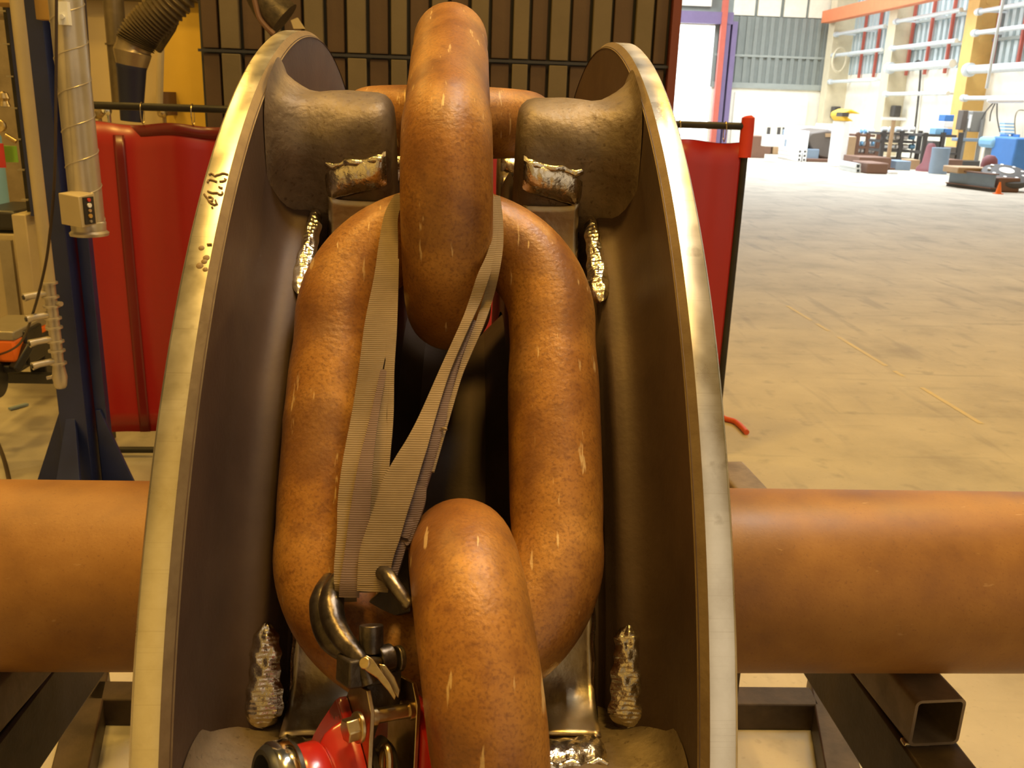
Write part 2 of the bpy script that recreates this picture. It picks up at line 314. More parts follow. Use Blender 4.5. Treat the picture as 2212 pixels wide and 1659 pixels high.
b = MB(); x0 = at(1612, 260, YB).x; x1 = at(1740, 260, YB).x; b.box(((x0+x1)/2, YB-.02, zpix(1680, 214, YB)/2), (x1-x0, .12, zpix(1680, 214, YB))); struct(b, 'door_3', M['whitewall'])
# right wall running away from the camera
zs = onx(2130, 196, XR).z; 
b = MB(); b.box((XR+.2, 30, 2.0), (.3, 56, 4.0)); struct(b, 'wall_right_dado', M['whitewall'])
b = MB(); b.box((XR+.3, 30, 9), (.3, 56, 10))
for i in range(110): b.box((XR+.1, 56-i*.5, 9), (.14, .24, 10))
struct(b, 'wall_right', M['glazing'])
n = 0
for y_ in [54-1.9*i for i in range(16)]:
    if min(abs(y_-c) for c in (54.6, 47.4, 39.6, 31.5)) < .8: continue
    n += 1
    b = MB(); b.box((XR-.10, y_, 8.6), (.12, .13, 9.6)); struct(b, 'trim_%d' % (n+10), M['redsteel'])
b = MB()
for z in (5.0, 6.2, 7.4, 8.8): b.box((XR-.0, 30, z), (.1, 50, .12))
struct(b, 'trim_30', M['corrl'])
for i, (px, yy, mt, wd) in enumerate(((1800, 54.4, 'cream', 1.2), (1926, 47.0, 'cream', 1.0), (2098, 39.6, 'amber', 1.1))):
    q = at(px, 150, yy); b = MB(); b.box((q.x+.2, yy, 6.2), (wd, .9, 12.4)); 
    for k in range(10): 
        z = 4.2+k*.75
        b.cyl((q.x-wd/2+.55, yy-.47, z), (q.x-wd/2+.55, yy-.44, z), .12, n=10)
    struct(b, 'column_%d' % (i+1), M[mt])
    if mt == 'cream' and i == 1:
        pass
b = MB(); a = at(1800, 38, 54.5); c = at(2060, -28, 43.0); b.bar((a.x-.4, 54.5, a.z), (a.x-.4, 26, a.z), .5, .62); struct(b, 'trim_31', M['orangesteel'])
for px in (1842, 1892, 1935, 1998):
    pass
# ---- foreground shop walls behind the welding screen
YP = 8.2
xl = at(430, 120, YP).x; xr = at(1448, 120, YP).x
zj = at(900, 132, YP).z
zj = at(700, 118, YP).z
pw = at(590, 60, YP).x-at(545, 60, YP).x
b = MB(); b.box(((xl+xr)/2, YP+.12, 2.6), (xr-xl, .1, 5.2)); struct(b, 'wall_partition', M['seam'])
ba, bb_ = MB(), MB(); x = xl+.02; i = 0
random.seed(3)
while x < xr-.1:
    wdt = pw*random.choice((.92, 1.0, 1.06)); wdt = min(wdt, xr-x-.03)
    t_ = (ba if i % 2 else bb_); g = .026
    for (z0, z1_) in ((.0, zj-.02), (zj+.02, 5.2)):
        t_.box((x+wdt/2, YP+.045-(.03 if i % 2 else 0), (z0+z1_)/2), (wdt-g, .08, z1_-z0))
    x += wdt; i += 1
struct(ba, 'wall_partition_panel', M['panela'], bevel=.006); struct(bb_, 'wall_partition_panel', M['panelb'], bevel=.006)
b = MB(); b.box(((xl+xr)/2, YP-.01, zj), (xr-xl, .03, .022)); struct(b, 'trim_5', M['seam'])
b = MB(); b.box((xr+.02, YP+.05, 2.6), (.07, .2, 5.2)); struct(b, 'trim_6', M['seamred'])
# left wall: beige block with a yellow lit bay
YL = 9.3
x0 = at(180, 120, YL).x; x1 = at(345, 120, YL).x; x2 = at(440, 120, YL).x
b = MB(); b.box(((x0-5+x1)/2, YL+.1, 2.6), (x1-x0+5, .15, 5.2)); struct(b, 'wall_left', M['wallbeige'])
b = MB(); b.box(((x1+x2+.6)/2, YL+.05, 2.6), (x2-x1+.6, .2, 5.2)); struct(b, 'wall_left_bay', M['wallyellow'])
b = MB(); zz = at(260, 14, YL).z; b.box((x0+.2, YL-.05, zz+.55), (2.6, .2, 1.0)); struct(b, 'trim_7', M['duct'])
# ================================================================ chain wheel
wheel = thing('sprocket_drum', (X0, YC, ZC-RW), 'huge steel chain wheel with two machined flanges on a rusty pipe axle', 'chain drum')
XO, XI = .26, .2273
for s in (-1, 1):
    c = WC+V((0, 0, 0))
    prof = [(.172, XI-.004), (.80, XI-.004), (RW-.012, XI), (RW-.0035, XI+.0018), (RW, XI+.0065), (RW, XO-.002), (RW-.002, XO), (.172, XO)]
    f = MB().lathe(c, (s, 0, 0), prof[:3]+[(RW-.0085, XI)] if False else [(.172, XI-.004), (.80, XI-.004), (RW-.008, XI-.001)], n=180)
    fl = MB().lathe(c, (s, 0, 0), [(.172, XI-.004), (.80, XI-.003), (RW-.0065, XI), (RW-.0065, XO-.001), (.172, XO-.001)], n=200).build('flange', M['flange_face'], wheel, ang=30)
    MB().lathe(c, (s, 0, 0), [(RW-.03, XI+.004), (RW-.0002, XI+.0078), (RW-.0002, XO-.0025), (RW-.003, XO+.0004), (RW-.03, XO+.0004)], n=240).build('machined_rim', M['machined'], fl, ang=50)['label'] = 'bright machined rim face'
    MB().lathe(c, (s, 0, 0), [(RW-.0085, XI-.0012), (RW, XI+.0076), (RW-.002, XI+.010), (RW-.02, XI+.006)], n=240).build('rim_chamfer', M['chamfer'], fl, ang=25)['label'] = 'dull chamfer along the inner rim'
    # radial ring: slot wall, bed, pocket wall, shelf and fillet up to the flange
    pr_ = [(.50, .082), (.735, .082), (.745, .088), (.745, .168), (.752, .175), (.792, .179), (.80, .186), (.802, .196)]
    for k in range(1, 7):
        a = k/6*math.pi/2; pr_.append((.802+.075*(1-math.cos(a)), .196+.030*math.sin(a)))
    MB().lathe(c, (s, 0, 0), pr_+[(.60, .235)], n=200).build('pocket_ring', M['flange_face'], wheel, ang=40)
MB().lathe(WC, (1, 0, 0), [(.17, -.235), (.50, -.235), (.50, -.09), (.46, -.05), (.46, .05), (.50, .09), (.50, .235), (.17, .235)], n=96).build('hub_drum', M['flange_face'], wheel)
ax = MB().tube([WC+V((x, 0, 0)) for x in (-1.75, -.9, -.3, 0, .3, .9, 1.75)], .1726, n=96).build('axle_pipe', M['rust_pipe'], wheel, ang=60); ax['label'] = 'thick rust-brown pipe axle'
for s in (-1, 1):
    path = [WC+V((s*(.266+.003*random.random()), math.cos(a)*.176, math.sin(a)*.176)) for a in np.linspace(0, 2*math.pi, 120, endpoint=False)]
    MB().tube(path, [.008+.003*random.random() for _ in path], n=8, closed=True).build('weld_ring', M['rust'], wheel)
random.seed(11)
def lug(th, s, mat, front):
    """rounded lug standing off the flange: section in (tangent, radius), swept along x with a fillet at the flange"""
    mb = MB(); xs = [.080, .0815, .085, .092, .102, .12, .14, .16, .175, .19, .20, .21, .217, .222, .2255]
    NS = 40; rows = []
    for x in xs:
        g = 0
        if x > .178: q_ = min(1, (x-.178)/.0475); g = .036*(1-math.sqrt(max(0, 1-q_*q_)))
        if x < .102: q_ = (.102-x)/.022; g = -.024*(1-math.sqrt(max(0, 1-q_*q_)))
        row = []
        hw = .066; rc = .852
        for k in range(NS+1):
            a = math.pi*k/NS - math.pi*0
            ca, sa = math.cos(a), math.sin(a)
            p_t = (hw+g)*(abs(ca)**.85)*(1 if ca > 0 else -1); p_r = rc + (.070+g)*(abs(sa)**.9)
            row.append((p_t, p_r))
        row = [((hw+g)*1.12, .70)] + [((hw+g)*1.06, .79)] + row + [(-(hw+g)*1.06, .79)] + [(-(hw+g)*1.12, .70)]
        rows.append([WP(th, s*x, t+.0022*math.sin(37*t+x*90)+.0015*math.sin(80*r_+x*50), r_+.0016*math.sin(70*t+x*60+th*9)) for (t, r_) in row])
    n = len(rows[0]); vs_ = [p for r_ in rows for p in r_]; fs = []
    for i in range(len(rows)-1):
        for k in range(n-1): fs.append((i*n+k, i*n+k+1, (i+1)*n+k+1, (i+1)*n+k))
    fs.append(tuple(range(n)))
    return mb.add(vs_, fs).build('pocket_lug', M['cast'], wheel, ang=50)
def grid(vs_, n1, n2, name, mat, thick=.004, ang=60, closed2=False):
    fs = [(i*n2+k, i*n2+(k+1) % n2, (i+1)*n2+(k+1) % n2, (i+1)*n2+k) for i in range(n1-1) for k in range(n2 if closed2 else n2-1)]
    if closed2: fs += [tuple(range(n2)), tuple((n1-1)*n2+k for k in range(n2))]
    o = MB().add(vs_, fs).build(name, mat, wheel, ang=ang)
    if thick: m_ = o.modifiers.new('thick', 'SOLIDIFY'); m_.thickness = thick; m_.offset = 0
    return o
def pad(th, s, sg):
    """hand ground lip on the pocket side of a lug and the ground pocket floor below it"""
    prof = [(.052, .858), (.062, .866), (.071, .862), (.0770, .852), (.0785, .840), (.0765, .829), (.070, .823), (.055, .826)]
    N1 = 16; vs_ = []
    for i in range(N1):
        q = i/(N1-1); x = .086+.076*q; e = min(1, q*9, (1-q)*9)
        for k, (t, r_) in enumerate(prof):
            t2 = .055+(t-.055)*(.55+.45*e); j = .0012*math.sin(i*1.9+k*1.3+th)+.0009*math.sin(i*.7+k)
            vs_.append(WP(th, s*x, sg*(t2+j), r_-.012*q+.010*(1-q)+j*.5))
    grid(vs_, N1, len(prof), 'ground_lip', M['ground'], 0, 50, True)
    vs_ = []; NT = 22; NX = 12
    for k in range(NT):
        t = .070+.165*(k/(NT-1))**1.4
        for i in range(NX):
            q = i/(NX-1); x = .088+.072*q; r_ = .7495+.068*math.exp(-((t-.070)/.020)) + .006*(q**6)
            if k >= NT-2: r_ -= .006
            vs_.append(WP(th+sg*t/.78, s*x, 0, r_))
    grid(vs_, NT, NX, 'pocket_floor', M['groundsmooth'], .003)
    vs_ = []   # narrow raised edge beside the pocket floor
    for k in range(26):
        t = .074+.19*k/25; th2 = th+sg*t/.78; h = .012*min(1, k/3, (25-k)/4)
        for (dx_, dr) in ((-.003, 0), (-.0022, h*.8), (0, h), (.0022, h*.8), (.003, 0)):
            vs_.append(WP(th2, s*(.160+dx_+.0006*math.sin(k*1.1)), 0, .752+dr+.030*math.exp(-((t-.074)/.02))))
    grid(vs_, 26, 5, 'pocket_edge', M['ground'], 0)
def bead(th0, th1, s, xo, rr, wd=.016, hh=.009):
    """ground weld run: flattened lumpy strip with cross ripples"""
    n = 90; m_ = 11; vs_ = []; ph = random.random()*6
    for i in range(n):
        q = i/(n-1); th = R(th0+(th1-th0)*q); e = min(1, q*8, (1-q)*8)**.5
        wv_ = wd*(1.12-.50*q+.05*math.sin(q*15+ph)+.05*math.sin(q*37+ph*2))*e
        for k in range(m_):
            u = -1+2*k/(m_-1)
            rip = .0005*math.sin(i*1.55+1.5*u*u)+.0009*math.sin(u*5+i*.23+ph)+.0006*math.sin(u*9-i*.37)
            h = (hh*(1-abs(u)**3)+rip*(1-u*u))*e
            vs_.append(WP(th, s*(xo+u*wv_), 0, rr+h-.002+(u*.5+.5)*.004))
    grid(vs_, n, m_, 'weld_bead', M['ground'], 0, 70)
LUGS = [68.8-56*k for k in range(-1, 5)]
for th in LUGS:
    for s in (-1, 1):
        lug(R(th), s, None, True)
        if -60 < th < 150:
            for sg in (-1, 1): pad(R(th), s, sg)
for s in (-1, 1):
    bead(52.5, 64.5, s, .1765, .799, .0125, .006); bead(18, 25.5, s, .180 if s < 0 else .190, .800, .0185, .0055)
    bead(-12, 7, s, .192, .801, .015); bead(75, 92, s, .190, .801, .014)
    # spatter along the top of the lip
    for tt, sg in ((R(68.8), -1), (R(12.8), 1)):
        path = [WP(tt, s*(.092+.0085*k), sg*(.066+.003*math.sin(k*2)), .868-.0012*k+.002*math.sin(k*1.7)) for k in range(9)]
        MB().tube(path, [.003+.003*random.random() for _ in path], n=8).build('weld_bead', M['ground'], wheel, ang=60)
bt_ = []
for i in range(12):
    for k in range(9):
        q = i/11; u = k/8; bt_.append(WP(R(12.8), .105+.075*q, .052-.040*u+.004*math.sin(i), .916-.010*abs(u-.4)+.0028*math.sin(i*1.9+k*1.3)*(1 if 0 < i < 11 and 0 < k < 8 else 0)-(.006 if i in (0, 11) or k in (0, 8) else 0)))
grid(bt_, 12, 9, 'ground_patch', M['ground'], .003)
# writing in marker on the left rim
def px_rim(q): return [onwheel(420+a/6.64, 350+b_/6.64, RW+.0004) for a, b_ in q]
mk_ = MB()
for q in ([(210, 180), (240, 162), (268, 178), (290, 202), (325, 185), (360, 178), (400, 160), (440, 165), (480, 180)], [(190, 290), (196, 262), (225, 250), (270, 262), (320, 280)],
          [(360, 275), (400, 276), (435, 265), (450, 248), (430, 240)], [(350, 352), (378, 370), (402, 372)], [(330, 440), (350, 462), (385, 466), (402, 452), (398, 430)],
          [(190, 415), (225, 430), (260, 442), (330, 440)], [(140, 460), (165, 492), (190, 520), (205, 560), (240, 590), (290, 612), (322, 600), (300, 545)],
          [(200, 500), (235, 498), (262, 520), (250, 560), (215, 560)], [(245, 655), (262, 645)], [(180, 1180), (250, 1178)]):
    P = px_rim(q); mk_.tube(P, .0011, n=6, squash=1)
for (a, b_, r_) in ((100, 1232, .0030), (170, 1372, .0034), (140, 1425, .0030), (75, 1485, .0036), (155, 1540, .0026)):
    p = onwheel(420+a/6.64, 350+b_/6.64, RW); nn = (p-WC); nn.x = 0; nn.normalize()
    mk_.lathe(p-nn*.001, nn, [(0, .0016), (r_*.7, .0015), (r_, .001), (r_, 0)], n=12)
o = mk_.build('marker_writing', M['marker'], wheel); o['label'] = 'dark handwritten marks on the left rim'
# ================================================================ chain links
D = .0999
def link(name, pose, kind, label, seed):
    th, r, dx, tilt, yaw, roll = pose
    n = V((0, -math.cos(th), math.sin(th))); t = V((0, math.sin(th), math.cos(th)))
    n, t = n*math.cos(tilt)+t*math.sin(tilt), t*math.cos(tilt)-n*math.sin(tilt)
    O = WC + n*r if tilt == 0 else WC + V((0, -math.cos(th), math.sin(th)))*r
    O = O + V((dx, 0, 0)); X = V((1, 0, 0))
    Rr = Matrix.Rotation(yaw, 3, n) @ Matrix.Rotation(roll, 3, t)
    A = [Rr @ X, Rr @ t, Rr @ n] if kind == 'flat' else [Rr @ n, Rr @ t, Rr @ X]
    W_, L_ = 3.41*D, 5.96*D; re = (W_-D)/2; st = (L_-W_)/2
    rnd = random.Random(seed); path = []; rad = []
    NB, NS_ = 44, 22
    seg = []
    for i in range(NB): a = -math.pi/2+math.pi*i/(NB-1)
    pts = []
    for i in range(NB):
        a = math.pi*i/(NB-1); pts.append((re*math.cos(a), st+re*math.sin(a)))
    for i in range(1, NS_): pts.append((-re, st-2*st*i/NS_))
    for i in range(NB):
        a = math.pi+math.pi*i/(NB-1); pts.append((re*math.cos(a), -st+re*math.sin(a)))
    for i in range(1, NS_): pts.append((re, -st+2*st*i/NS_))
    ph = rnd.random()*6
    for (u, v_) in pts:
        k = 1 + .012*math.sin(v_*21+ph)
        for yy, sgn in ((st*.75, 1), (st*.75, -1), (-st*.95, 1), (-st*.95, -1)):   # slight waist where the bend starts
            if u*sgn > 0: k -= .035*math.exp(-((v_-yy)/.022)**2)
        if u < 0: k += .02*math.exp(-((v_)/.012)**2)
        path.append(O + A[0]*u + A[1]*v_); rad.append(D/2*k)
    mb = MB().tube(path, rad, n=40, closed=True)
    o = mb.build('chain_link', M['rust'], None, ang=80)
    o['label'] = label; o['category'] = 'chain link'; o['group'] = 'links of the heavy anchor chain'
    return o
POSES = dict(up=(1.1957, .8329, -.0068, .0359, .0074, -.02), main=(.7042, .8082, -.005, -.0033, 0, .0), low=(.2517, .8585, .0482, -.0732, .124, .0765), back=(1.6495, .8247, -.0188, -.0537, .039, -.0067))
link('chain_link', POSES['main'], 'flat', 'rusty chain link lying flat in the wheel pocket with the sling over it', 1)
link('chain_link', POSES['up'], 'vert', 'rusty upright chain link standing highest, between the two upper lugs', 2)
link('chain_link', POSES['low'], 'vert', 'rusty upright chain link rising from the bottom edge beside the red hoist', 3)
link('chain_link', POSES['back'], 'flat', 'rusty flat chain link on top of the wheel behind the tallest upright link', 4)
link('chain_link', (1.672+.50, .82, -.008, 0, 0, 0), 'vert', 'rusty upright chain link going down behind the wheel top', 5)
# ================================================================ webbing sling
def smooth(pts, n=8):
    P = [V(p) for p in pts]; out = []
    for i in range(len(P)-1):
        p0 = P[max(i-1, 0)]; p1 = P[i]; p2 = P[i+1]; p3 = P[min(i+2, len(P)-1)]
        for k in range(n):
            t = k/n; out.append(.5*((2*p1)+(p2-p0)*t+(2*p0-5*p1+4*p2-p3)*t*t+(3*p1-p0-3*p2+p3)*t*t*t))
    out.append(P[-1]); return out
sling = thing('webbing_sling', at(790, 1285, .74), 'khaki webbing sling looped round the tall link and hung on the hook', 'sling')
def ply(pts, name='webbing_ply', mat='web', thick=.0022, lab=None):
    """pts: (left px, right px, y, radius on the wheel): edges of a strap"""
    P = []; Wd = []; ws = []
    for (xa, xb, y, r, *tw) in pts:
        a = onwheel(xa, y, r); b = onwheel(xb, y, r); 
        if tw: b = onwheel(xb, y+tw[0], r+tw[1])
        P.append((a+b)/2); Wd.append(b-a); ws.append((b-a).length)
    n = 8; PP = smooth(P, n); WW = smooth(Wd, n)
    W2 = [x.length for x in WW]
    o = MB().ribbon(PP, WW, W2, thick).build(name, M[mat], sling, ang=60)
    if lab: o['label'] = lab
    return o
ply([(852, 890, 424, 0.899), (843, 872, 438, 0.902), (829, 860, 470, 0.903), (818, 860, 530, 0.905), (808, 858, 600, 0.904), (788, 848, 700, 0.902), (775, 826, 800, 0.903), (759, 811, 900, 0.904), (740, 792, 1000, 0.910), (730, 782, 1080, 0.914), (728, 782, 1150, 0.920), (722, 775, 1220, 0.926), (722, 772, 1262, 0.930)])
ply([(850, 862, 560, 0.905), (832, 858, 700, 0.902), (834, 852, 800, 0.903), (836, 850, 900, 0.904), (826, 842, 1000, 0.908), (806, 836, 1090, 0.912), (790, 826, 1170, 0.919), (784, 822, 1250, 0.927)])
ply([(833, 850, 780, 0.903), (815, 836, 880, 0.904), (796, 836, 980, 0.907), (786, 832, 1080, 0.911), (776, 826, 1180, 0.920), (772, 822, 1255, 0.927)])
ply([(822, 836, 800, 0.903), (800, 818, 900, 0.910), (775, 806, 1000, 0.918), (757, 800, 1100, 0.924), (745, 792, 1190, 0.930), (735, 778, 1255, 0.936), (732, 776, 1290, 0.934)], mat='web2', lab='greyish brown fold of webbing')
ply([(1040, 1066, 420, 0.901), (1058, 1074, 450, 0.903), (1064, 1080, 500, 0.904), (1052, 1072, 550, 0.905), (1030, 1056, 600, 0.904), (1012, 1036, 655, 0.892), (995, 1016, 700, 0.898), (950, 973, 800, 0.906), (906, 941, 900, 0.916), (878, 926, 955, 0.922), (851, 912, 1000, 0.926), (824, 897, 1050, 0.930), (808, 881, 1100, 0.933), (789, 865, 1155, 0.936), (775, 849, 1205, 0.938), (771, 838, 1278, 0.938)])
ply([(1062, 1080, 425, 0.901), (1072, 1086, 470, 0.903), (1072, 1087, 530, 0.905), (1058, 1078, 590, 0.904), (1042, 1063, 650, 0.882), (1027, 1046, 700, 0.888), (1004, 1020, 760, 0.892), (988, 999, 810, 0.896), (968, 978, 880, 0.900), (950, 958, 950, 0.902), (930, 938, 1020, 0.905)])
ply([(1014, 1030, 700, 0.880), (994, 1010, 750, 0.884), (974, 991, 800, 0.888), (957, 979, 850, 0.892), (942, 968, 900, 0.896), (928, 953, 950, 0.900), (914, 938, 1000, 0.903), (899, 924, 1045, 0.906), (882, 912, 1090, 0.907), (862, 897, 1130, 0.915), (852, 884, 1165, 0.919)], mat='web2', thick=.011, name='stitched_sleeve', lab='dark purplish rolled sleeve of the sling')
ply([(884, 922, 1050, 0.912), (866, 918, 1085, 0.914), (850, 892, 1160, 0.918), (848, 884, 1172, 0.919)], mat='web2', thick=.008, name='stitched_sleeve', lab='bulging end of the dark sleeve')
ply([(850, 882, 1168, 0.919), (840, 866, 1220, 0.924), (835, 852, 1262, 0.928)], mat='web2', thick=.008, name='stitched_sleeve')
# bottom bight of the sling round the hook
bt = MB()
for (xa, xb, r, hang) in ((721, 773, .930, 34), (772, 836, .938, 14)):
    A_ = []; Wd = []
    for k in range(11):
        a = math.pi*k/10; rr = r-.022*(1-math.cos(a)); y = 1262+hang*math.sin(a)
        p = onwheel(xa+2, y, rr); q = onwheel(xb-2, y-(2 if xa > 760 else 0), rr); A_.append((p+q)/2); Wd.append(q-p)
    bt.ribbon(A_, Wd, [x.length for x in Wd], .003)
bt.build('webbing_bight', M['web'], sling, ang=60)
th_ = MB().tube(smooth([onwheel(950, 929, .905), onwheel(958, 925, .907), onwheel(965, 928, .909)], 4), .0012, n=6).build('loose_thread', M['web'], sling)
# ================================================================ lever hoist with its top hook
hst = thing('lever_hoist', at(760, 1650, .66), 'red lever hoist hooked to the sling at the bottom of the frame', 'lever hoist')
hk = smooth([onwheel(886, 1310, .955), onwheel(872, 1292, .955), onwheel(850, 1262, .95), onwheel(832, 1240, .94), onwheel(800, 1236, .915), onwheel(760, 1240, .905), onwheel(728, 1262, .91), onwheel(716, 1300, .925),
             onwheel(722, 1345, .94), onwheel(742, 1382, .955), onwheel(768, 1412, .965), onwheel(786, 1440, .97), onwheel(798, 1475, .97)], 7)
nh = len(hk); rads = []
for i in range(nh):
    q = i/(nh-1)
    rads.append(np.interp(q, [0, .03, .06, .25, .45, .6, .8, 1], [.0045, .0068, .0055, .0070, .0095, .0115, .0085, .0075]))
hook = MB().tube(hk, rads, n=18).build('hook', M['hooksteel'], hst, ang=80); hook['label'] = 'dark forged hook with a worn tip'
# thick outer back of the hook
MB().tube(smooth([onwheel(712, 1248, .885), onwheel(700, 1280, .90), onwheel(698, 1320, .91), onwheel(708, 1362, .92), onwheel(732, 1396, .925), onwheel(762, 1412, .935)], 6),
          [float(np.interp(i/30, [0, .3, .7, 1], [.006, .0125, .0125, .008])) for i in range(31)], n=16).build('hook_back', M['hooksteel'], hst, ang=80)['label'] = 'blackened outer back of the hook'
lt = MB()
a = [onwheel(x, y, .985) for x, y in ((780, 1424), (792, 1415), (806, 1424), (822, 1446), (842, 1474), (856, 1502), (852, 1512), (838, 1492), (815, 1465), (792, 1450), (782, 1440))]
nn = (CP-a[0]).normalized(); lt.prism([p+nn*.004 for p in a], -nn*.004)
a = [onwheel(x, y, .975) for x, y in ((818, 1434), (832, 1436), (852, 1462), (864, 1490), (860, 1508), (846, 1488), (826, 1458))]
lt.prism([p+nn*.004 for p in a], -nn*.006)
lt.cyl(onwheel(786, 1432, .99), onwheel(824, 1432, .96), .005, n=14)
lt.build('safety_latch', M['brass'], hst, bevel=.0008, ang=30)['label'] = 'thin pale metal safety latch'
# body frame: screen-right is x, u points up along the wheel, w points at the viewer
KH = 1.30
eu = V((.03, .30, .95)).normalized(); ex = V((.86, .50, -.14)); ex = (ex-eu*ex.dot(eu)).normalized(); ew = eu.cross(ex)
if ew.y > 0: ew = -ew
B0 = at(764, 1573, .640) - (ex*-.024+eu*.001+ew*.019)*KH
def HB(x, u, w_): return B0 + (ex*x + eu*u + ew*w_)*KH
def plate(x, name, th=.003):
    out = [(-.022, -.085), (-.022, .006), (-.010, .020), (.010, .020), (.0175, .008), (.0175, -.085)]
    mb = MB().prism([HB(x-th/2, u, w_) for (w_, u) in out], ex*th*KH); return mb.build(name, M['brass'], hst, bevel=.0006)
plate(-.0105, 'side_plate'); plate(.0225, 'side_plate')
MB().cyl(HB(-.012, .003, .011), HB(.023, .003, .011), .0048*KH, n=20).build('spacer_bolt', M['brass'], hst, ang=40)
for xx in (-.009, .0185): MB().cyl(HB(xx-.001, .003, .011), HB(xx+.0035, .003, .011), .0064*KH, n=20).build('spacer_collar', M['brass'], hst, ang=40)
MB().cyl(HB(-.030, .000, .019), HB(-.0215, .001, .019), .0078*KH, n=6).cyl(HB(-.0225, .001, .019), HB(-.0195, .001, .019), .0098*KH, n=24).build('bolt_head', M['brass'], hst, bevel=.001)['label'] = 'hexagonal bolt head on the red cover'
MB().box(HB(-.010, .030, -.004), (.026*KH, .018*KH, .022*KH), (ex, eu, ew)).box(HB(.006, .014, -.010), (.026*KH, .026*KH, .018*KH), (ex, eu, ew)).build('swivel_block', M['darksteel'], hst, bevel=.002)
MB().cyl(HB(-.001, .036, .002), HB(.009, .037, .002), .009*KH, n=20).cyl(HB(.011, .036, .004), HB(.015, .036, .004), .0085*KH, n=20).cyl(HB(-.004, .040, -.002), HB(-.004, .058, -.004), .008*KH, n=16).build('swivel_pin', M['hooksteel'], hst, bevel=.001)
MB().lathe(HB(.005, -.040, -.006), ex, [(0, -.012), (.024, -.012), (.028, -.008), (.018, -.002), (.018, .002), (.028, .008), (.024, .012), (0, .012)], n=24).build('load_sheave', M['darksteel'], hst)
ch = MB()
for k in range(3):
    c = HB(.001, -.026-.016*k, .016); A_ = ex if k % 2 else ew
    ch.tube([c+A_*(.007*math.cos(a))+eu*(.013*math.sin(a)) for a in np.linspace(0, 2*math.pi, 18, endpoint=False)], .0034, n=10, closed=True)
ch.build('load_chain', M['brass'], hst)
def cover(x0, steps, name, tri=.62, r_=.044):
    base = []
    for k in range(48):
        a = 2*math.pi*k/48; u = r_*math.sin(a); w_ = r_*math.cos(a)
        if u > 0: w_ *= (1-tri*(u/r_)**1.3); u *= 1+.15*tri
        base.append((u, w_))
    mb = MB(); vs_ = []; n = 48
    for (dx_, sc, cu, cw) in steps:
        for (u, w_) in base: vs_.append(HB(x0+dx_, cu+u*sc, cw+w_*sc))
    fs = [tuple(range(n))] + [(i*n+k, i*n+(k+1) % n, (i+1)*n+(k+1) % n, (i+1)*n+k) for i in range(len(steps)-1) for k in range(n)] + [tuple((len(steps)-1)*n+k for k in range(n))]
    return mb.add(vs_, fs).build(name, M['red'], hst, ang=60)
cover(-.0125, [(0, 1.0, -.041, -.019), (-.004, 1.0, -.041, -.019), (-.0065, .97, -.041, -.019), (-.0070, .78, -.040, -.006), (-.0095, .765, -.041, -.006), (-.0145, .74, -.042, -.006), (-.0195, .68, -.043, -.006), (-.0225, .56, -.044, -.006), (-.023, .3, -.044, -.006)], 'gear_cover', .75)
cover(-.0325, [(0, .66, -.050, -.006), (-.001, .76, -.050, -.006), (-.004, .80, -.050, -.006), (-.016, .80, -.051, -.006), (-.021, .76, -.052, -.006), (-.023, .66, -.052, -.006), (-.0235, .4, -.052, -.006)], 'brake_cover', .15)
cover(.025, [(0, 1.0, -.040, -.006), (.004, 1.02, -.040, -.006), (.010, 1.0, -.040, -.006), (.015, .92, -.042, -.006), (.017, .74, -.044, -.006)], 'wheel_cover', .4)
MB().lathe(HB(-.0555, -.031, .004), ex*-1, [(.0, 0), (.030, 0), (.031, .022), (.028, .026), (.024, .026), (.023, .014), (0, .010)], n=48).build('free_wheel_knob', M['black'], hst, ang=40)
MB().lathe(HB(-.0555, -.031, .004), ex*-1, [(.0312, .004), (.0328, .006), (.0328, .019), (.0312, .021)], n=48).build('knob_ring', M['chrome'], hst, ang=40)['label'] = 'chrome ring on the black knob'
# steel wedge behind the hook
wg = MB(); a = [onwheel(x, y, .872) for x, y in ((884, 1130), (887, 1322), (802, 1347), (793, 1302), (838, 1262))]
nn = (CP-a[0]).normalized(); wg.prism([p+nn*.002 for p in a], -nn*.022)
one(wg, 'steel_wedge', M['darksteel'], 'dark grey angular steel wedge lying between the hook and the lower link', 'wedge', bevel=.0015)
# ================================================================ stand under the axle
def sq_tube(mb, a, b, wd, t, up=V((0, 0, 1)), rnd=.012):
    a = V(a); b = V(b); z = (b-a); z.normalize(); x = up.cross(z).normalized(); y = z.cross(x)
    def ring(c, h, r_):
        out = []
        for (sx_, sy_) in ((1, 1), (-1, 1), (-1, -1), (1, -1)):
            for k in range(5):
                a_ = math.atan2(sy_, sx_)-math.pi/4+math.pi/2*k/4
                out.append(c+x*(sx_*(h-r_)+r_*math.cos(a_))+y*(sy_*(h-r_)+r_*math.sin(a_)))
        return out
    n = 20; vs_ = ring(a, wd/2, rnd)+ring(b, wd/2, rnd)+ring(a, wd/2-t, rnd*.6)+ring(b, wd/2-t, rnd*.6); fs = []
    for k in range(n):
        j = (k+1) % n
        fs += [(k, j, n+j, n+k), (2*n+k, 3*n+k, 3*n+j, 2*n+j), (k, 2*n+k, 2*n+j, j), (n+k, n+j, 3*n+j, 3*n+k)]
    return mb.add(vs_, fs)
st = thing('axle_stand', (0, 1.9, 0), 'dark welded steel frame carrying the wheel axle', 'stand')
ztop = ZC-.1726
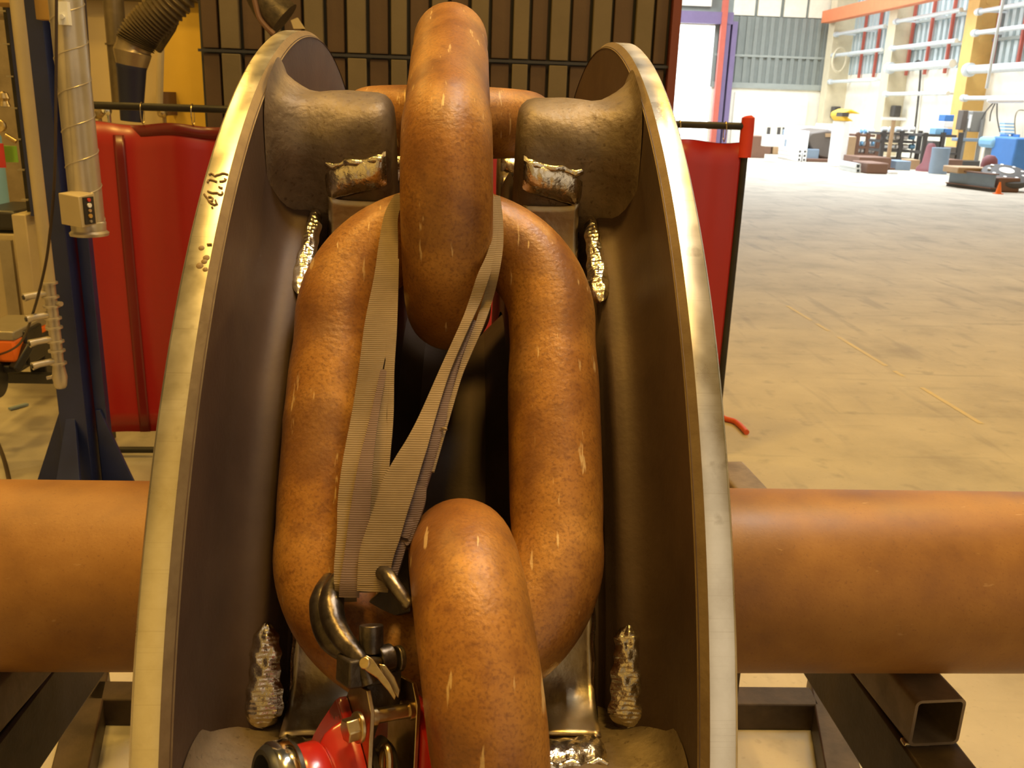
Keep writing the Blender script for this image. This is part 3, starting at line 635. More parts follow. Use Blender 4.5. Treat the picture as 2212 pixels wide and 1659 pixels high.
for s, xa in ((1, .895), (-1, -.88)):
    xf = xa-.02*s
    MB_ = sq_tube(MB(), (xa, 1.425, ztop-.05), (xf-.06*s, 2.60 if s > 0 else 2.50, ztop-.05), .10, .006); o = MB_.build('support_tube', M['tubesteel'], st, ang=30); o['label'] = 'open ended square support tube'
    mb = MB(); mb.bar((xa+.01*s, .9, ztop-.181), (xa-.03*s, 2.7, ztop-.181), .11, .16); mb.build('side_rail', M['blacksteel'], st, bevel=.006)
    # legs and floor frame
    for (p, q_) in (((.5, 1.0), 0), ((.5, 2.6), 0)):
        mb = MB(); mb.bar((xa, q_ or p[1], .0), (xa, q_ or p[1], ztop-.26), .09, .09, up=V((0, 1, 0)))
        if p[1] < 1.5: mb.build('leg', M['blacksteel'], st, bevel=.004)
    a = onz(195 if s < 0 else 1784, 1472, .1); b = onz(150 if s < 0 else 1822, 1664, .1); d_ = (b-a)
    mb = MB(); mb.bar(a-d_*.12-V((0, 0, .05)), a+d_*2.4-V((0, 0, .05)), .105, .1); mb.build('floor_beam', M['blacksteel'], st, bevel=.005)
    mb = MB(); w0 = .035
    mb.box((xa-.03, 1.435, ztop-.102), (.05, .02, .012)); mb.build('tack_weld', M['ground'], st, bevel=.003)
a = onz(200, 1490, .1); b = onz(1760, 1503, .1); yb = (a.y+b.y)/2
mb = MB(); mb.bar((a.x, a.y, .05), (b.x, b.y, .05), .10, .1); mb.build('cross_beam', M['blacksteel'], st, bevel=.005)
for s, xa in ((1, .93), (-1, -.90)):
    mb = MB(); mb.bar((xa-.03*s, 2.62, .0), (xa-.03*s, 2.62, ztop-.26), .06, .06, up=V((0, 1, 0))); mb.build('leg', M['blacksteel'], st, bevel=.004)
# ================================================================ welding screen
YS = 4.92
pl = at(165, 600, YS); pr2 = at(1600, 500, YS+.12)
zr = at(300, 236, YS).z; zr2 = at(1540, 266, YS+.12).z; xL = at(172, 300, YS).x; xR = at(1612, 300, YS+.12).x
zr = (zr+zr2)/2
scr = thing('welding_screen', ((xL+xR)/2, YS, 0), 'red vinyl welding curtain hung on a black rail behind the wheel', 'welding screen')
def yS(x): return YS+.12*(x-xL)/(xR-xL)
rl = MB().cyl((xL-.1, yS(xL), zr), (xR, yS(xR), zr), .019, n=14); rl.build('top_rail', M['railblack'], scr)
for xx in (xL-.1, xR):
    MB().cyl((xx, yS(xx), .0), (xx, yS(xx), zr+.02), .019, n=14).build('post', M['railblack'], scr)
    MB().bar((xx, yS(xx)-.30, .03), (xx, yS(xx)+.30, .03), .04, .04).build('foot', M['railblack'], scr)
MB().cyl((xL-.1, yS(xL), .045), (xR, yS(xR), .045), .018, n=12).build('bottom_rail', M['railblack'], scr)
MB().tube([(xR, yS(xR), zr-.16), (xR, yS(xR), zr-.02), (xR, yS(xR), zr+.045), (xR-.002, yS(xR), zr+.055)], [.034, .036, .034, .018], n=16).build('red_end_cap', M['redcap'], scr)['label'] = 'red cloth cap over the end post'
zbot = at(270, 933, YS).z
random.seed(5)
np_ = 3; wpan = (xR-.05-xL)/np_
for i in range(np_):
    x0 = xL+i*wpan-.03; x1 = xL+(i+1)*wpan+.03; n = 90; cols_ = []
    ph = random.random()*6; zc = zr-.085
    for k in range(n+1):
        q = k/n; x = x0+(x1-x0)*q
        cols_.append((x, yS(x)+.007*math.sin(q*17+ph)+.003*math.sin(q*41+ph)+(.018 if i % 2 else 0)-.008*math.exp(-((q-.42)/.05)**2), math.sin(q*19)*.008))
    vs_ = []; fs = []; NZ = 14
    for (x, y, dz) in cols_:
        for j in range(NZ+1):
            t_ = j/NZ; z = zbot+(zc+dz*1.0-zbot)*t_
            vs_.append((x, y+.01*math.sin(3*t_+x*2), z))
    for k in range(n):
        for j in range(NZ): a = k*(NZ+1)+j; fs.append((a, a+NZ+1, a+NZ+2, a+1))
    o = MB().add(vs_, fs).build('curtain_panel', M['curtain'], scr, ang=80); m_ = o.modifiers.new('t', 'SOLIDIFY'); m_.thickness = .003
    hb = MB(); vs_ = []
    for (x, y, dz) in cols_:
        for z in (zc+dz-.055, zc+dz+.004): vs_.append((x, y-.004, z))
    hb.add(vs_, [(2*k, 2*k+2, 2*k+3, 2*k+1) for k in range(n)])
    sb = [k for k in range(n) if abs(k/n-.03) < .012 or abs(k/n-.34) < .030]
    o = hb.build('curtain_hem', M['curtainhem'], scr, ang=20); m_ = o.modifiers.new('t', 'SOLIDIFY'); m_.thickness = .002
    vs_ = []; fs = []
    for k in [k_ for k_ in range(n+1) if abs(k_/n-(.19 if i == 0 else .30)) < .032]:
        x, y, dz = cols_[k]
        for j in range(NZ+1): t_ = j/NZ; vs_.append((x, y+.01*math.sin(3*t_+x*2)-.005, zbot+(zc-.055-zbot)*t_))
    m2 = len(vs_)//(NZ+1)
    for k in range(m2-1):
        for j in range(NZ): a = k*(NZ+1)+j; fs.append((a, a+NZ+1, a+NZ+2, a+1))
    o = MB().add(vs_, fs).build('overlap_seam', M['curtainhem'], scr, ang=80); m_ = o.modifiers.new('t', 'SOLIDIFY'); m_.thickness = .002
    for k in range(5):
        x = x0+.1+(x1-x0-.2)*k/4; y = yS(x)
        MB().tube([(x, y+.028*math.sin(a), zr-.03+.052*math.cos(a)) for a in np.linspace(0, 2*math.pi, 18, endpoint=False)], .0028, n=6, closed=True).build('curtain_ring', M['brass'], scr)
# hose on the floor right of the wheel
P = [onz(x, y, .018) for x, y in ((1540, 880), (1562, 902), (1590, 912), (1613, 934))]
h = MB().tube(smooth(P, 8), .018, n=12); one(h, 'hose_end', M['hose'], 'orange-red hose end lying on the floor beside the right flange', 'hose')
# ================================================================ left side: jib post, duct, manifold
YPst = 3.95
def X_(px, py, Y): return at(px, py, Y).x
x0 = X_(104, 700, YPst); x1 = X_(163, 700, YPst); x2 = X_(186, 700, YPst)
post = thing('jib_column', ((x0+x1)/2, YPst, 0), 'dark blue steel column with gusseted foot at the left', 'column')
mb = MB(); mb.box(((x0+x1)/2, YPst+.012, 2.6), (x1-x0, .024, 5.2)); mb.box(((x0+x1)/2, YPst+.17, 2.6), (x1-x0, .024, 5.2)); mb.box(((x0+x1)/2+.02, YPst+.09, 2.6), (.016, .15, 5.2)); mb.box((x1-.012, YPst+.09, 2.6), (.02, .17, 5.2))
mb.build('shaft', M['bluepaint'], post, bevel=.003)
mb = MB(); mb.box((x1+.035, YPst+.10, 2.6), (.05, .05, 5.2)); mb.build('side_channel', M['bluepaint'], post, bevel=.004)
zg = at(130, 895, YPst).z; xb0 = X_(72, 1055, YPst); xb1 = X_(275, 1055, YPst); zb_ = at(130, 1055, YPst).z
for (xa, xb, xc, xd) in ((x0, x0, xb0, 0), (x1+.02, x1+.02, xb1, 0)):
    sl = (xc-xa)/(zb_-zg); xg = xc+sl*(0-zb_); sgn = 1 if xc > xa else -1
    for yy in (YPst+.06,):
        mb = MB().prism([(xa, yy, zg), (xa+sgn*.02, yy, zg), (xg, yy, .02), (xa, yy, .02)], (0, .016, 0)); mb.build('gusset', M['bluepaint'], post, bevel=.002)
mb = MB().prism([(( x0+x1)/2-.03, YPst, zg-.02), ((x0+x1)/2+.01, YPst, zg-.02), ((x0+x1)/2+.12, YPst-.3, .02), ((x0+x1)/2-.06, YPst-.3, .02)], (0, .02, 0)); mb.build('gusset', M['bluepaint'], post, bevel=.002)
mb = MB(); mb.box(((xb0+xb1)/2, YPst+.05, .012), (1.1, .9, .024)); mb.build('base_plate', M['bluepaint'], post, bevel=.003)
# round spiral duct
YD = 3.55
dx0 = X_(127, 200, YD); dx1 = X_(198, 200, YD); cx = (dx0+dx1)/2; rd = (dx1-dx0)/2; zb_ = at(180, 506, YD).z
duct = thing('extraction_duct', (cx, YD, zb_), 'beige spiral seamed round duct hanging in front of the blue column', 'duct')
MB().cyl((cx, YD, zb_), (cx, YD, 3.4), rd, n=36).build('duct_tube', M['galv'], duct)
path = []; z = zb_+.06; 
mb = MB(); 
nt = 900
pp = [(cx+(rd+.0005)*math.cos(a_), YD+(rd+.0005)*math.sin(a_), zb_+.05+.125*a_/(2*math.pi)) for a_ in np.linspace(0, 2*math.pi*12, 500)]
mb.tube(pp, .0022, n=6); mb.build('spiral_seam', M['galv'], duct)
mb = MB().lathe((cx, YD, zb_-.005), (0, 0, 1), [(rd+.001, 0), (rd+.010, .002), (rd+.012, .012), (rd+.003, .02), (rd+.004, .05), (rd+.001, .055)], n=36); mb.build('end_collar', M['galv'], duct)
mb = MB(); q = at(214, 476, YD); mb.cyl((q.x-.02, YD, q.z), (q.x+.012, YD, q.z), .011, n=14); mb.build('damper_knob', M['brass'], duct)
# control box on the duct
q0 = at(128, 447, YD-.10); q1 = at(178, 447, YD-.10); q2 = at(206, 440, YD)
zc0 = at(150, 417, YD-.09).z; zc1 = at(150, 484, YD-.09).z
bx = thing('control_box', (cx-.02, YD-.09, zc1), 'small beige control box with a black button panel on the duct', 'control box')
ang_ = R(-38)
axb = (V((math.cos(ang_), math.sin(ang_)*-1, 0)), V((math.sin(ang_), math.cos(ang_), 0)), V((0, 0, 1)))
fx = V((math.cos(R(38)), math.sin(R(38)), 0)).normalized()
A0 = at(129, 450, YD-.10); B_ = at(172, 450, YD-.165); C_ = at(206, 446, YD-.10)
cbm = MB().prism([(A0.x, A0.y, zc1), (B_.x, B_.y, zc1-.004), (C_.x, C_.y, zc1+.004), (A0.x+C_.x-B_.x, A0.y+C_.y-B_.y+.0, zc1+.004)], (0, 0, zc0-zc1)); cbm.build('housing', M['beigepaint'], bx, bevel=.003)
e1 = (C_-B_); e1.z = 0; L1 = e1.length; e1.normalize(); e2 = V((e1.y, -e1.x, 0)); 
if e2.y > 0: e2 = -e2
zm = (zc0+zc1)/2
pc = V((B_.x, B_.y, zm))+e1*(L1*.55)+e2*.002
MB().box(pc, (L1*.66, .004, (zc0-zc1)*.86), (e1, e2, V((0, 0, 1)))).build('button_panel', M['black'], bx)
for k, (mt, sh) in enumerate((('redcap', 1), ('fwhite', 1.3), ('tan', .9), ('ochre', 1.2), ('greypipe', .8))):
    MB().cyl(pc+V((0, 0, (zc0-zc1)*(.34-.17*k)))+e2*.002, pc+V((0, 0, (zc0-zc1)*(.34-.17*k)))+e2*.007, .0065*sh, n=14).build('button', M[mt], bx)
# bracket, plate and hook at the top of the duct
b = MB(); q = at(134, 28, YD-.08); b.box((q.x, q.y+.02, q.z), (.035, .03, .075)); b.cyl((q.x, q.y+.004, q.z-.012), (q.x, q.y-.006, q.z-.012), .008, n=12); one(b, 'isolator_switch', M['fwhite'], 'pale switch plate strapped on the duct near the top', 'switch')
b = MB(); q = at(104, 20, YPst-.05); b.box((q.x, q.y, q.z+.14), (.075, .06, .36)); one(b, 'junction_box', M['ochre'], 'ochre rectangular box high on the blue column', 'junction box', bevel=.003)
# air manifold pipe
YM = 3.8
def ML(px, py, Y=YM): return at(px, py, Y)
p0 = ML(50, 60); p1 = ML(106, 640); xm = (ML(98, 600).x)
man = thing('air_manifold', (xm, YM, at(125, 838, YM).z), 'beige air pipe with side nozzles beside the blue column', 'air manifold')
rp_ = .026
zb1 = ML(104, 610).z; zb2 = at(126, 838, YM).z; xm2 = ML(118, 760).x
xm = ML(70, 300).x; 
MB().cyl((xm+.0, YM, zb1), (xm, YM, 3.4), rp_*.95, n=24).build('riser_pipe', M['beigepaint'], man)
mb = MB(); prof = [(0, zb2-.0)]
zs_ = [ML(106, y).z for y in (612, 642, 662, 688, 708, 738, 758, 785)]
pr__ = [(.018, zb2), (.024, zb2+.01), (.030, zb2+.05), (.024, zb2+.09), (.022, zb2+.13)]
for z in sorted(zs_): pr__ += [(rp_*.9, z-.004), (rp_*1.28, z-.002), (rp_*1.28, z+.006), (rp_*.9, z+.008)]
pr__ = sorted(pr__, key=lambda q: q[1])
MB().lathe((xm, YM, 0), (0, 0, 1), [(0, zb2)]+pr__+[(0, zb1+.02)], n=28).build('fitting_stack', M['galv'], man, ang=50)
for (px, py) in ((100, 632), (104, 678), (108, 730), (112, 778)):
    z = ML(px, py).z
    MB().tube([(xm, YM, z), (xm-.055, YM-.05, z-.004), (xm-.075, YM-.07, z-.008)], [.014, .014, .017], n=14).build('nozzle', M['galv'], man)
    MB().cyl((xm-.073, YM-.068, z-.008), (xm-.078, YM-.073, z-.0085), .009, n=12).build('nozzle_bore', M['black'], man)
z = ML(110, 655).z; MB().cyl((xm+.02, YM, z), (xm+.045, YM-.01, z), .010, n=12).build('plug', M['galv'], man)
MB().cyl((xm-.02, YM, zb2+.05), (xm-.05, YM-.01, zb2+.045), .008, n=12).build('drain_cock', M['galv'], man)
# cables
cb = MB().tube(smooth([at(122, -10, 3.45), at(121, 200, 3.45), at(118, 380, 3.45), at(106, 520, 3.5), at(92, 600, 3.6), at(70, 680, 3.8), at(48, 735, 4.2), at(22, 757, 4.6), at(-10, 768, 5)], 8), .0055, n=8)
one(cb, 'hose_line', M['cable'], 'thin dark hose dropping along the column then off to the left', 'hose')
cb = MB().tube(smooth([at(182, -10, 3.7), at(190, 110, 3.7), at(197, 226, 3.7)], 6), .006, n=8); one(cb, 'control_cable', M['cable'], 'straight dark cable along the right side of the round duct', 'cable')
cb = MB().tube(smooth([onz(-10, 945, .01), onz(8, 990, .01), onz(22, 1052, .01), onz(30, 1150, .01)], 6), .011, n=8); one(cb, 'floor_cable', M['cable'], 'dark cable on the floor at the left edge above the axle', 'cable')
b = MB().box(onz(40, 878, .012), (.12, .03, .012), (V((.5, .8, 0)).normalized(), V((-.8, .5, 0)).normalized(), V((0, 0, 1)))); one(b, 'steel_offcut', M['greyblue'], 'small grey offcut on the floor left of the column', 'offcut')
# workbench clutter at the far left
def quad_box(mb, px0, py0, px1, py1, Y, dep, zbase=None):
    a = at(px0, (py0+py1)/2, Y); b_ = at(px1, (py0+py1)/2, Y); zt_ = at((px0+px1)/2, py0, Y).z; zb__ = at((px0+px1)/2, py1, Y).z if zbase is None else zbase
    return mb.box(((a.x+b_.x)/2, Y+dep/2, (zt_+zb__)/2), (abs(b_.x-a.x), dep, abs(zt_-zb__)))
b = MB(); quad_box(b, -40, 505, 45, 735, 5.6, .6); one(b, 'steel_cabinet', M['beigepaint'], 'beige steel cabinet at the left edge', 'cabinet', bevel=.01)
b = MB(); quad_box(b, 8, 520, 34, 700, 5.57, .03); one(b, 'cabinet_strip', M['greypipe'], 'grey recessed strip on the front of the beige cabinet', 'strip')
b = MB(); quad_box(b, 44, 464, 74, 790, 5.3, .5); one(b, 'locker_side', M['beigepaint'], 'narrow tall beige locker beside the air pipe', 'locker', bevel=.006)
b = MB(); quad_box(b, 54, 464, 104, 700, 6.6, .1, 0); one(b, 'plywood_board', M['wallbeige'], 'beige board standing behind the air pipe', 'board')
b = MB(); quad_box(b, -60, 455, 36, 498, 5.6, .5); one(b, 'wire_feeder', M['black'], 'black wire feeder on top of the beige cabinet', 'wire feeder', bevel=.02)
b = MB(); quad_box(b, -60, 735, 33, 783, 4.9, .4); one(b, 'welding_machine', M['orange'], 'bright orange machine at the left edge under the cabinet', 'machine', bevel=.015)
b = MB(); quad_box(b, -60, 716, 30, 736, 4.9, .4); one(b, 'storage_box', M['greypipe'], 'grey flat box on the orange machine', 'box', bevel=.008)
tr = thing('machine_trolley', at(30, 830, 5.0), 'black wheeled trolley under the orange machine', 'trolley')
mb = MB(); quad_box(mb, -60, 790, 40, 806, 4.9, .5); mb.bar(at(30, 800, 4.9), at(62, 745, 5.0), .05, .05); mb.build('deck', M['black'], tr, bevel=.01)
mb = MB(); quad_box(mb, -60, 808, 112, 828, 5.1, .05); mb.build('cross_bar', M['black'], tr)
mb = MB(); quad_box(mb, 36, 715, 60, 790, 5.0, .2); quad_box(mb, 60, 722, 96, 815, 5.2, .1); mb.build('upright', M['black'], tr, bevel=.01)
c = at(-12, 822, 4.85); MB().lathe(c, (1, 0, 0), [(0, -.03), (.09, -.03), (.10, -.015), (.10, .015), (.09, .03), (0, .03)], n=28).build('wheel', M['black'], tr)
# cable track with rungs
xk0 = X_(22, 200, 5.4); xk1 = X_(38, 200, 5.4)
tk = thing('cable_ladder', ((xk0+xk1)/2, 5.4, at(40, 462, 5.4).z), 'dark vertical cable ladder with small rungs at the left edge', 'cable ladder')
zz0 = at(40, 462, 5.4).z
mb = MB(); mb.box(((xk0+xk1)/2+.02, 5.45, (zz0+3.2)/2), (xk1-xk0+.04, .04, 3.2-zz0)); mb.build('back_panel', M['railblack'], tk)
mb = MB(); mb.box((xk1+.045, 5.38, (zz0+3.2)/2), (.03, .12, 3.2-zz0)); mb.build('side_rail', M['bluepaint'], tk)
for k in range(12): MB().box(((xk0+xk1)/2-.005, 5.4, zz0+.08+.165*k), (xk1-xk0, .03, .008)).build('rung', M['greypipe'], tk)
b = MB(); quad_box(b, -60, -40, 54, 5, 5.0, .3); one(b, 'light_fitting', M['ochre'], 'pale box at the top left corner', 'box')
b = MB(); quad_box(b, -60, 5, 36, 36, 5.9, .3); one(b, 'roller_blind_housing', M['ductlight'], 'beige horizontal housing at the top left corner under the box', 'housing', bevel=.02)
b = MB(); quad_box(b, -80, 0, 42, 480, 7.2, .1); one(b, 'booth_board', M['ductlight'], 'brownish board behind the regulators at the left edge', 'board')
# gas regulator and tag sheet
rg = thing('gas_regulator', at(8, 300, 5.0), 'brass gas regulator at the left edge', 'regulator')
c = at(10, 232, 5.0); MB().lathe(c, (0, 0, 1), [(0, 0), (.03, .005), (.022, .03), (.030, .045), (.022, .07), (0, .08)], n=18).build('cylinder_valve', M['brass'], rg)
c = at(2, 272, 5.0); MB().lathe(c, (0, -1, 0), [(0, 0), (.03, 0), (.032, .02), (.028, .024), (0, .022)], n=20).build('gauge', M['brass'], rg)
c = at(12, 292, 4.95); MB().cyl(c, c+V((.05, 0, -.03)), .012, n=12).build('outlet', M['brass'], rg)
MB().cyl(at(-2, 310, 5.0)-V((0, 0, .12)), at(-2, 310, 5.0), .02, n=14).build('red_knob', M['redcap'], rg)
b = MB(); quad_box(b, -20, 315, 34, 350, 5.05, .02); one(b, 'cylinder_tag', M['green'], 'green and yellow tag sheet on the cylinder at the left edge', 'tag')
b = MB(); c = at(-22, 420, 6.3); b.lathe((c.x, c.y, .45), (0, 0, 1), [(0, 0), (.11, .0), (.11, 1.2), (.05, 1.32), (.03, 1.36), (0, 1.36)], n=28); one(b, 'gas_cylinder', M['lblue'], 'pale blue gas cylinder below the green tag at the left edge', 'gas cylinder')
# flexible duct with bare elbow and navy hood over the screen
YF = 7.0
fx_ = thing('fume_extractor', at(285, 250, YF), 'ribbed dark fume arm with navy hood above the left curtain', 'fume arm')
P = smooth([at(420, -60, YF), at(372, 0, YF), at(330, 42, YF), at(303, 72, YF), at(292, 96, YF)], 12); n = len(P)
MB().tube(P, [.125+.010*(1 if (i//1) % 2 else -1) for i in range(n)], n=24).build('flexible_hose', M['duct'], fx_, ang=20)
MB().tube([at(292, 90, YF), at(288, 104, YF), at(286, 112, YF), at(286, 124, YF), at(285, 142, YF)], [.122, .118, .128, .120, .105], n=24).build('bare_elbow', M['ductlight'], fx_, ang=30)
MB().tube([at(284, 138, YF), at(284, 144, YF), at(284, 150, YF), at(284, 262, YF)], [.103, .106, .100, .075], n=24).build('hood', M['navy'], fx_, ang=30)
q = at(248, 60, 7.6)
b = MB().cyl((at(250, 60, 7.6).x, 7.6, at(250, 235, 7.6).z), (at(250, 60, 7.6).x, 7.6, 4), .075, n=20).cyl((at(250, 60, 7.6).x, 7.6, at(250, 98, 7.6).z), (at(250, 60, 7.6).x, 7.6, at(250, 94, 7.6).z), .088, n=20)
one(b, 'drop_pipe', M['duct'], 'dark vertical pipe behind the fume arm', 'pipe')
b = MB().tube([at(398, -10, 7.4), at(372, 62, 7.4), at(342, 108, 7.5)], .028, n=10).bar(at(392, 8, 7.4), at(392, 28, 7.4), .09, .09); one(b, 'support_arm', M['darksteel'], 'thin angled steel arm in front of the yellow wall', 'arm')
b = MB().cyl(at(348, 68, 8.6), at(344, 232, 8.6), .03, n=10); one(b, 'wall_conduit', M['beigepaint'], 'pale conduit down the beige wall edge', 'conduit')
b = MB(); quad_box(b, 343, 198, 353, 250, 8.85, .5); one(b, 'torch_holder', M['frust'], 'small rusty bracket above the left curtain rail', 'bracket')
# clutter behind the screen, glimpsed between rail and hem
for i, (px, py, c_, w_, nm, lab) in enumerate(((212, 243, 'brass', 14, 'brass_valve', 'brass valve seen just under the curtain rail beside the duct'), (232, 240, 'chrome', 10, 'pressure_gauge', 'round gauge seen under the curtain rail left of the navy hood'), (352, 245, 'brass', 10, 'hose_coupling', 'small brass coupling under the curtain rail right of the navy hood'))):
    c = at(px, py, 6.0); b = MB().lathe(c, (0, -1, .2), [(0, 0), (w_*.0028, 0), (w_*.003, .02), (w_*.002, .04), (0, .045)], n=16).cyl((c.x, c.y+.02, 0), (c.x, c.y+.02, c.z), .012, n=10); one(b, nm, M[c_], lab, 'fitting')
# second fume arm hood above the left flange
f2 = thing('fume_hood', at(600, 30, 6.2), 'dark round fume hood hanging above the left flange', 'fume hood')
P = smooth([at(555, -60, 6.2), at(566, -14, 6.2), at(585, 18, 6.2), at(612, 44, 6.2)], 8)
MB().tube(P, [float(np.interp(i/24, [0, .5, 1], [.10, .105, .125])) for i in range(len(P))], n=26).build('hood_shell', M['darksteel'], f2, ang=30)
MB().prism([at(628, 44, 6.1), at(642, 38, 6.1), at(658, 62, 6.1), at(634, 62, 6.1)], (0, .03, 0)).build('hood_flap', M['beigepaint'], f2)
MB().tube(smooth([at(545, -20, 6.1), at(552, 10, 6.1), at(560, 38, 6.1), at(575, 58, 6.1), at(592, 74, 6.1)], 6), .016, n=8).build('handle_strap', M['frust'], f2)
# ================================================================ far workshop, right of the wheel
def fl(px, py): return onz(px, py, 0)
def fbox(px0, px1, py_base, py_top, dep=1.0, Y=None, z0=None, rz=0):
    """box seen between two columns: base row gives the distance unless Y is set"""
    Y = Y or fl((px0+px1)/2, py_base).y
    a = at(px0, py_base, Y); b = at(px1, py_base, Y); z1 = at((px0+px1)/2, py_top, Y).z; z0 = max(0.0, at((px0+px1)/2, py_base, Y).z) if z0 is None else z0
    c = V(((a.x+b.x)/2, Y+dep/2, (z0+z1)/2)); return c, (b.x-a.x, dep, z1-z0)
def ob(name, mat, label, cat, *a, group=None, bevel=.02, **k):
    c, d = fbox(*a, **k); return one(MB().box(c, d), name, M[mat], label, cat, group, bevel=bevel)
def pipes(px0, px1, py, Y, r=.12, n=12): a = at(px0, py, Y); b = at(px1, py, Y); return a, b, r
# dark rounded machine cover on its timber base
Ym = fl(1780, 350).y
t = thing('machine_cover', at(1775, 350, Ym), 'large dark brown faceted machine cover far off, left of the pipe racks', 'machine')
pts = [at(x, y, Ym) for x, y in ((1752, 286), (1790, 280), (1806, 286), (1820, 296), (1812, 330), (1797, 346), (1770, 340), (1752, 322), (1743, 300))]
MB().prism(pts, (0, 2.4, 0)).build('cover', M['fbrown'], t, bevel=.08)
pp = [at(x, y, Ym-.03) for x, y in ((1783, 288), (1798, 288), (1797, 296), (1783, 296))]; MB().prism(pp, (0, .03, 0)).build('orange_label', M['tan'], t)['label'] = 'orange plate on the cover'
c, d = fbox(1742, 1806, 353, 343, 2.2, Y=Ym-.2); MB().box(c, d).build('skid_base', M['frust'], t, bevel=.03)
c, d = fbox(1740, 1768, 344, 322, .6, Y=Ym-.1); MB().box(c, d).build('side_block', M['greyblue'], t, bevel=.03)
# stacked box sections with open ends
Yb = Ym-.5; n = 0
for r_ in range(3):
    for c_ in range(2):
        p = at(1727+11*c_, 340-10.5*r_, Yb) if 0 else V((at(1727+11*c_, 340, Yb).x, Yb, .085+.162*r_)); w_ = .16
        sq = sq_tube(MB(), (p.x, Yb, p.z), (p.x, Yb+2.5, p.z), w_*.98, .03, rnd=.02)
        lab = ['bottom', 'middle', 'top'][r_]+' '+['left', 'right'][c_]+' pale box section in the small stack by the dark machine cover'
        one(sq, 'box_section', M['fwhite'], lab, 'steel section', 'pale box sections stacked by the machine cover')
ob('steel_crate', 'fwhite', 'white crate standing on the pale box sections', 'crate', 1724, 1745, 318, 283, 1.5, Y=Yb+.3, z0=.49)
ob('scrap_pallet', 'frust', 'brown low stack on the floor left of the pale box sections', 'pallet', 1640, 1682, 326, 315, 1.2)
ob('timber_bearer', 'fdark', 'small dark bearers on the floor left of the machine cover', 'bearer', 1697, 1716, 334, 327, .6)
ob('bar_bundle', 'fwhite', 'long white bar bundle far off, just right of the welding screen post', 'bar bundle', 1616, 1668, 319, 309, 2.5)
ob('brown_bin', 'frust', 'brown bin far off directly right of the red end cap', 'bin', 1618, 1655, 308, 294, 1.2, Y=40, z0=0)
ob('long_beam', 'fwhite', 'long white beam resting far off between the bin and the blue machine', 'beam', 1655, 1696, 300, 292, .6, Y=37, z0=.6)
ob('grey_channel', 'lblue', 'pale blue channel on the floor left of the box sections', 'channel', 1682, 1712, 322, 314, 2.0)
ob('blue_machine', 'greyblue', 'small dark blue machine far off left of the box sections', 'machine', 1702, 1716, 305, 281, 1.0, Y=46, z0=0)
for i, px in enumerate((1660, 1682, 1693)):
    p = at(px, 286, 50); b = MB().cyl((p.x, 50, 0), (p.x, 50, at(px, 275, 50).z), .09, n=12); one(b, 'bollard', M['fdark'], ['leftmost', 'middle', 'rightmost'][i]+' of three dark bollards before the far white wall', 'bollard', 'dark bollards before the far wall')
b = MB().prism([at(x, y, Ym-.4) for x, y in ((1808, 351), (1824, 294), (1826, 300), (1820, 312), (1831, 351))], (0, .08, 0)); one(b, 'angled_plate', M['fwhite'], 'white angled plate leaning right of the dark machine cover', 'plate')
ob('tan_board', 'tan', 'tan board standing between the white angled plate and the racks', 'board', 1826, 1845, 338, 295, .1, Y=Ym+.2, z0=0)
ob('slab_bench', 'fwhite', 'long white topped bench behind the dark machine cover', 'bench', 1716, 1850, 284, 275, 1.4, Y=Ym+4, z0=.7)
# yellow hooded machine arm
Yy = 36
pts = [at(x, y, Yy) for x, y in ((1820, 243), (1838, 235), (1860, 246), (1836, 245), (1832, 254), (1845, 262), (1826, 262), (1818, 252))]
y_ = thing('yellow_hood', at(1830, 265, Yy), 'yellow curved machine hood far off left of the first pale column', 'machine hood')
MB().prism(pts, (0, 1.2, 0)).build('hood_shell', M['yellow'], y_, bevel=.05)
c, d = fbox(1819, 1833, 252, 243, .6, Y=Yy-.1); MB().box(c, d).build('dark_window', M['fdark'], y_)
c, d = fbox(1819, 1834, 300, 262, 1.2, Y=Yy, z0=0); MB().box(c, d).build('pedestal', M['fwhite'], y_, bevel=.04)
# racks of bar stock
def rack(x0, x1, rows, ybase, Y, label, tone):
    t = thing('stock_rack', (at((x0+x1)/2, ybase, Y).x, Y, 0), label, 'rack')
    for xx in (x0, (x0+x1)/2, x1):
        p = at(xx, ybase, Y); zt_ = at(xx, rows[0]-6, Y).z; MB().box((p.x, Y, zt_/2), (.14, .14, zt_)).build('upright', M[tone], t)
    for k, ry in enumerate(rows):
        a = at(x0, ry, Y); b = at(x1, ry, Y); MB().box(((a.x+b.x)/2, Y+.5, a.z), (b.x-a.x, 1.1, .09)).build('shelf', M[tone], t)
    return t
rack(1846, 1890, (292, 318, 333), 348, 38.9, 'low brown rack of bright bars right of the tan board', 'frust')
rack(1900, 1978, (288, 305, 325, 343), 352, 37, 'tall rack of pale tubes in front of the second pale column', 'fdark')
rack(1990, 2066, (292, 330), 352, 35.5, 'dark bench rack under the blue crates', 'fdark')
k = 0; random.seed(9)
words = ['top', 'second', 'third', 'lowest']
for (x0, x1, rows, Y, nm) in ((1848, 1888, (292, 318, 333), 38.9, 'low brown rack'), (1902, 1976, (288, 305, 325), 37, 'tall rack of tubes')):
    for j, ry in enumerate(rows):
        for q in range(5):
            a = at(x0+(x1-x0)*q/5+2, ry, Y); L_ = (at(x1, ry, Y).x-at(x0, ry, Y).x)/5
            z = a.z+.05+.10
            b = MB().cyl((a.x+.04, Y+.1+.0*q, z), (a.x+L_-.04, Y+.1, z), .10, n=12)
            one(b, 'bar_end', M[random.choice(('fwhite', 'pipewhite', 'lblue', 'fwhite'))], ['first', 'second', 'third', 'fourth', 'fifth'][q]+' pale bar from the left on the '+words[j]+' shelf of the '+nm, 'steel bar', 'pale bars on the racks')
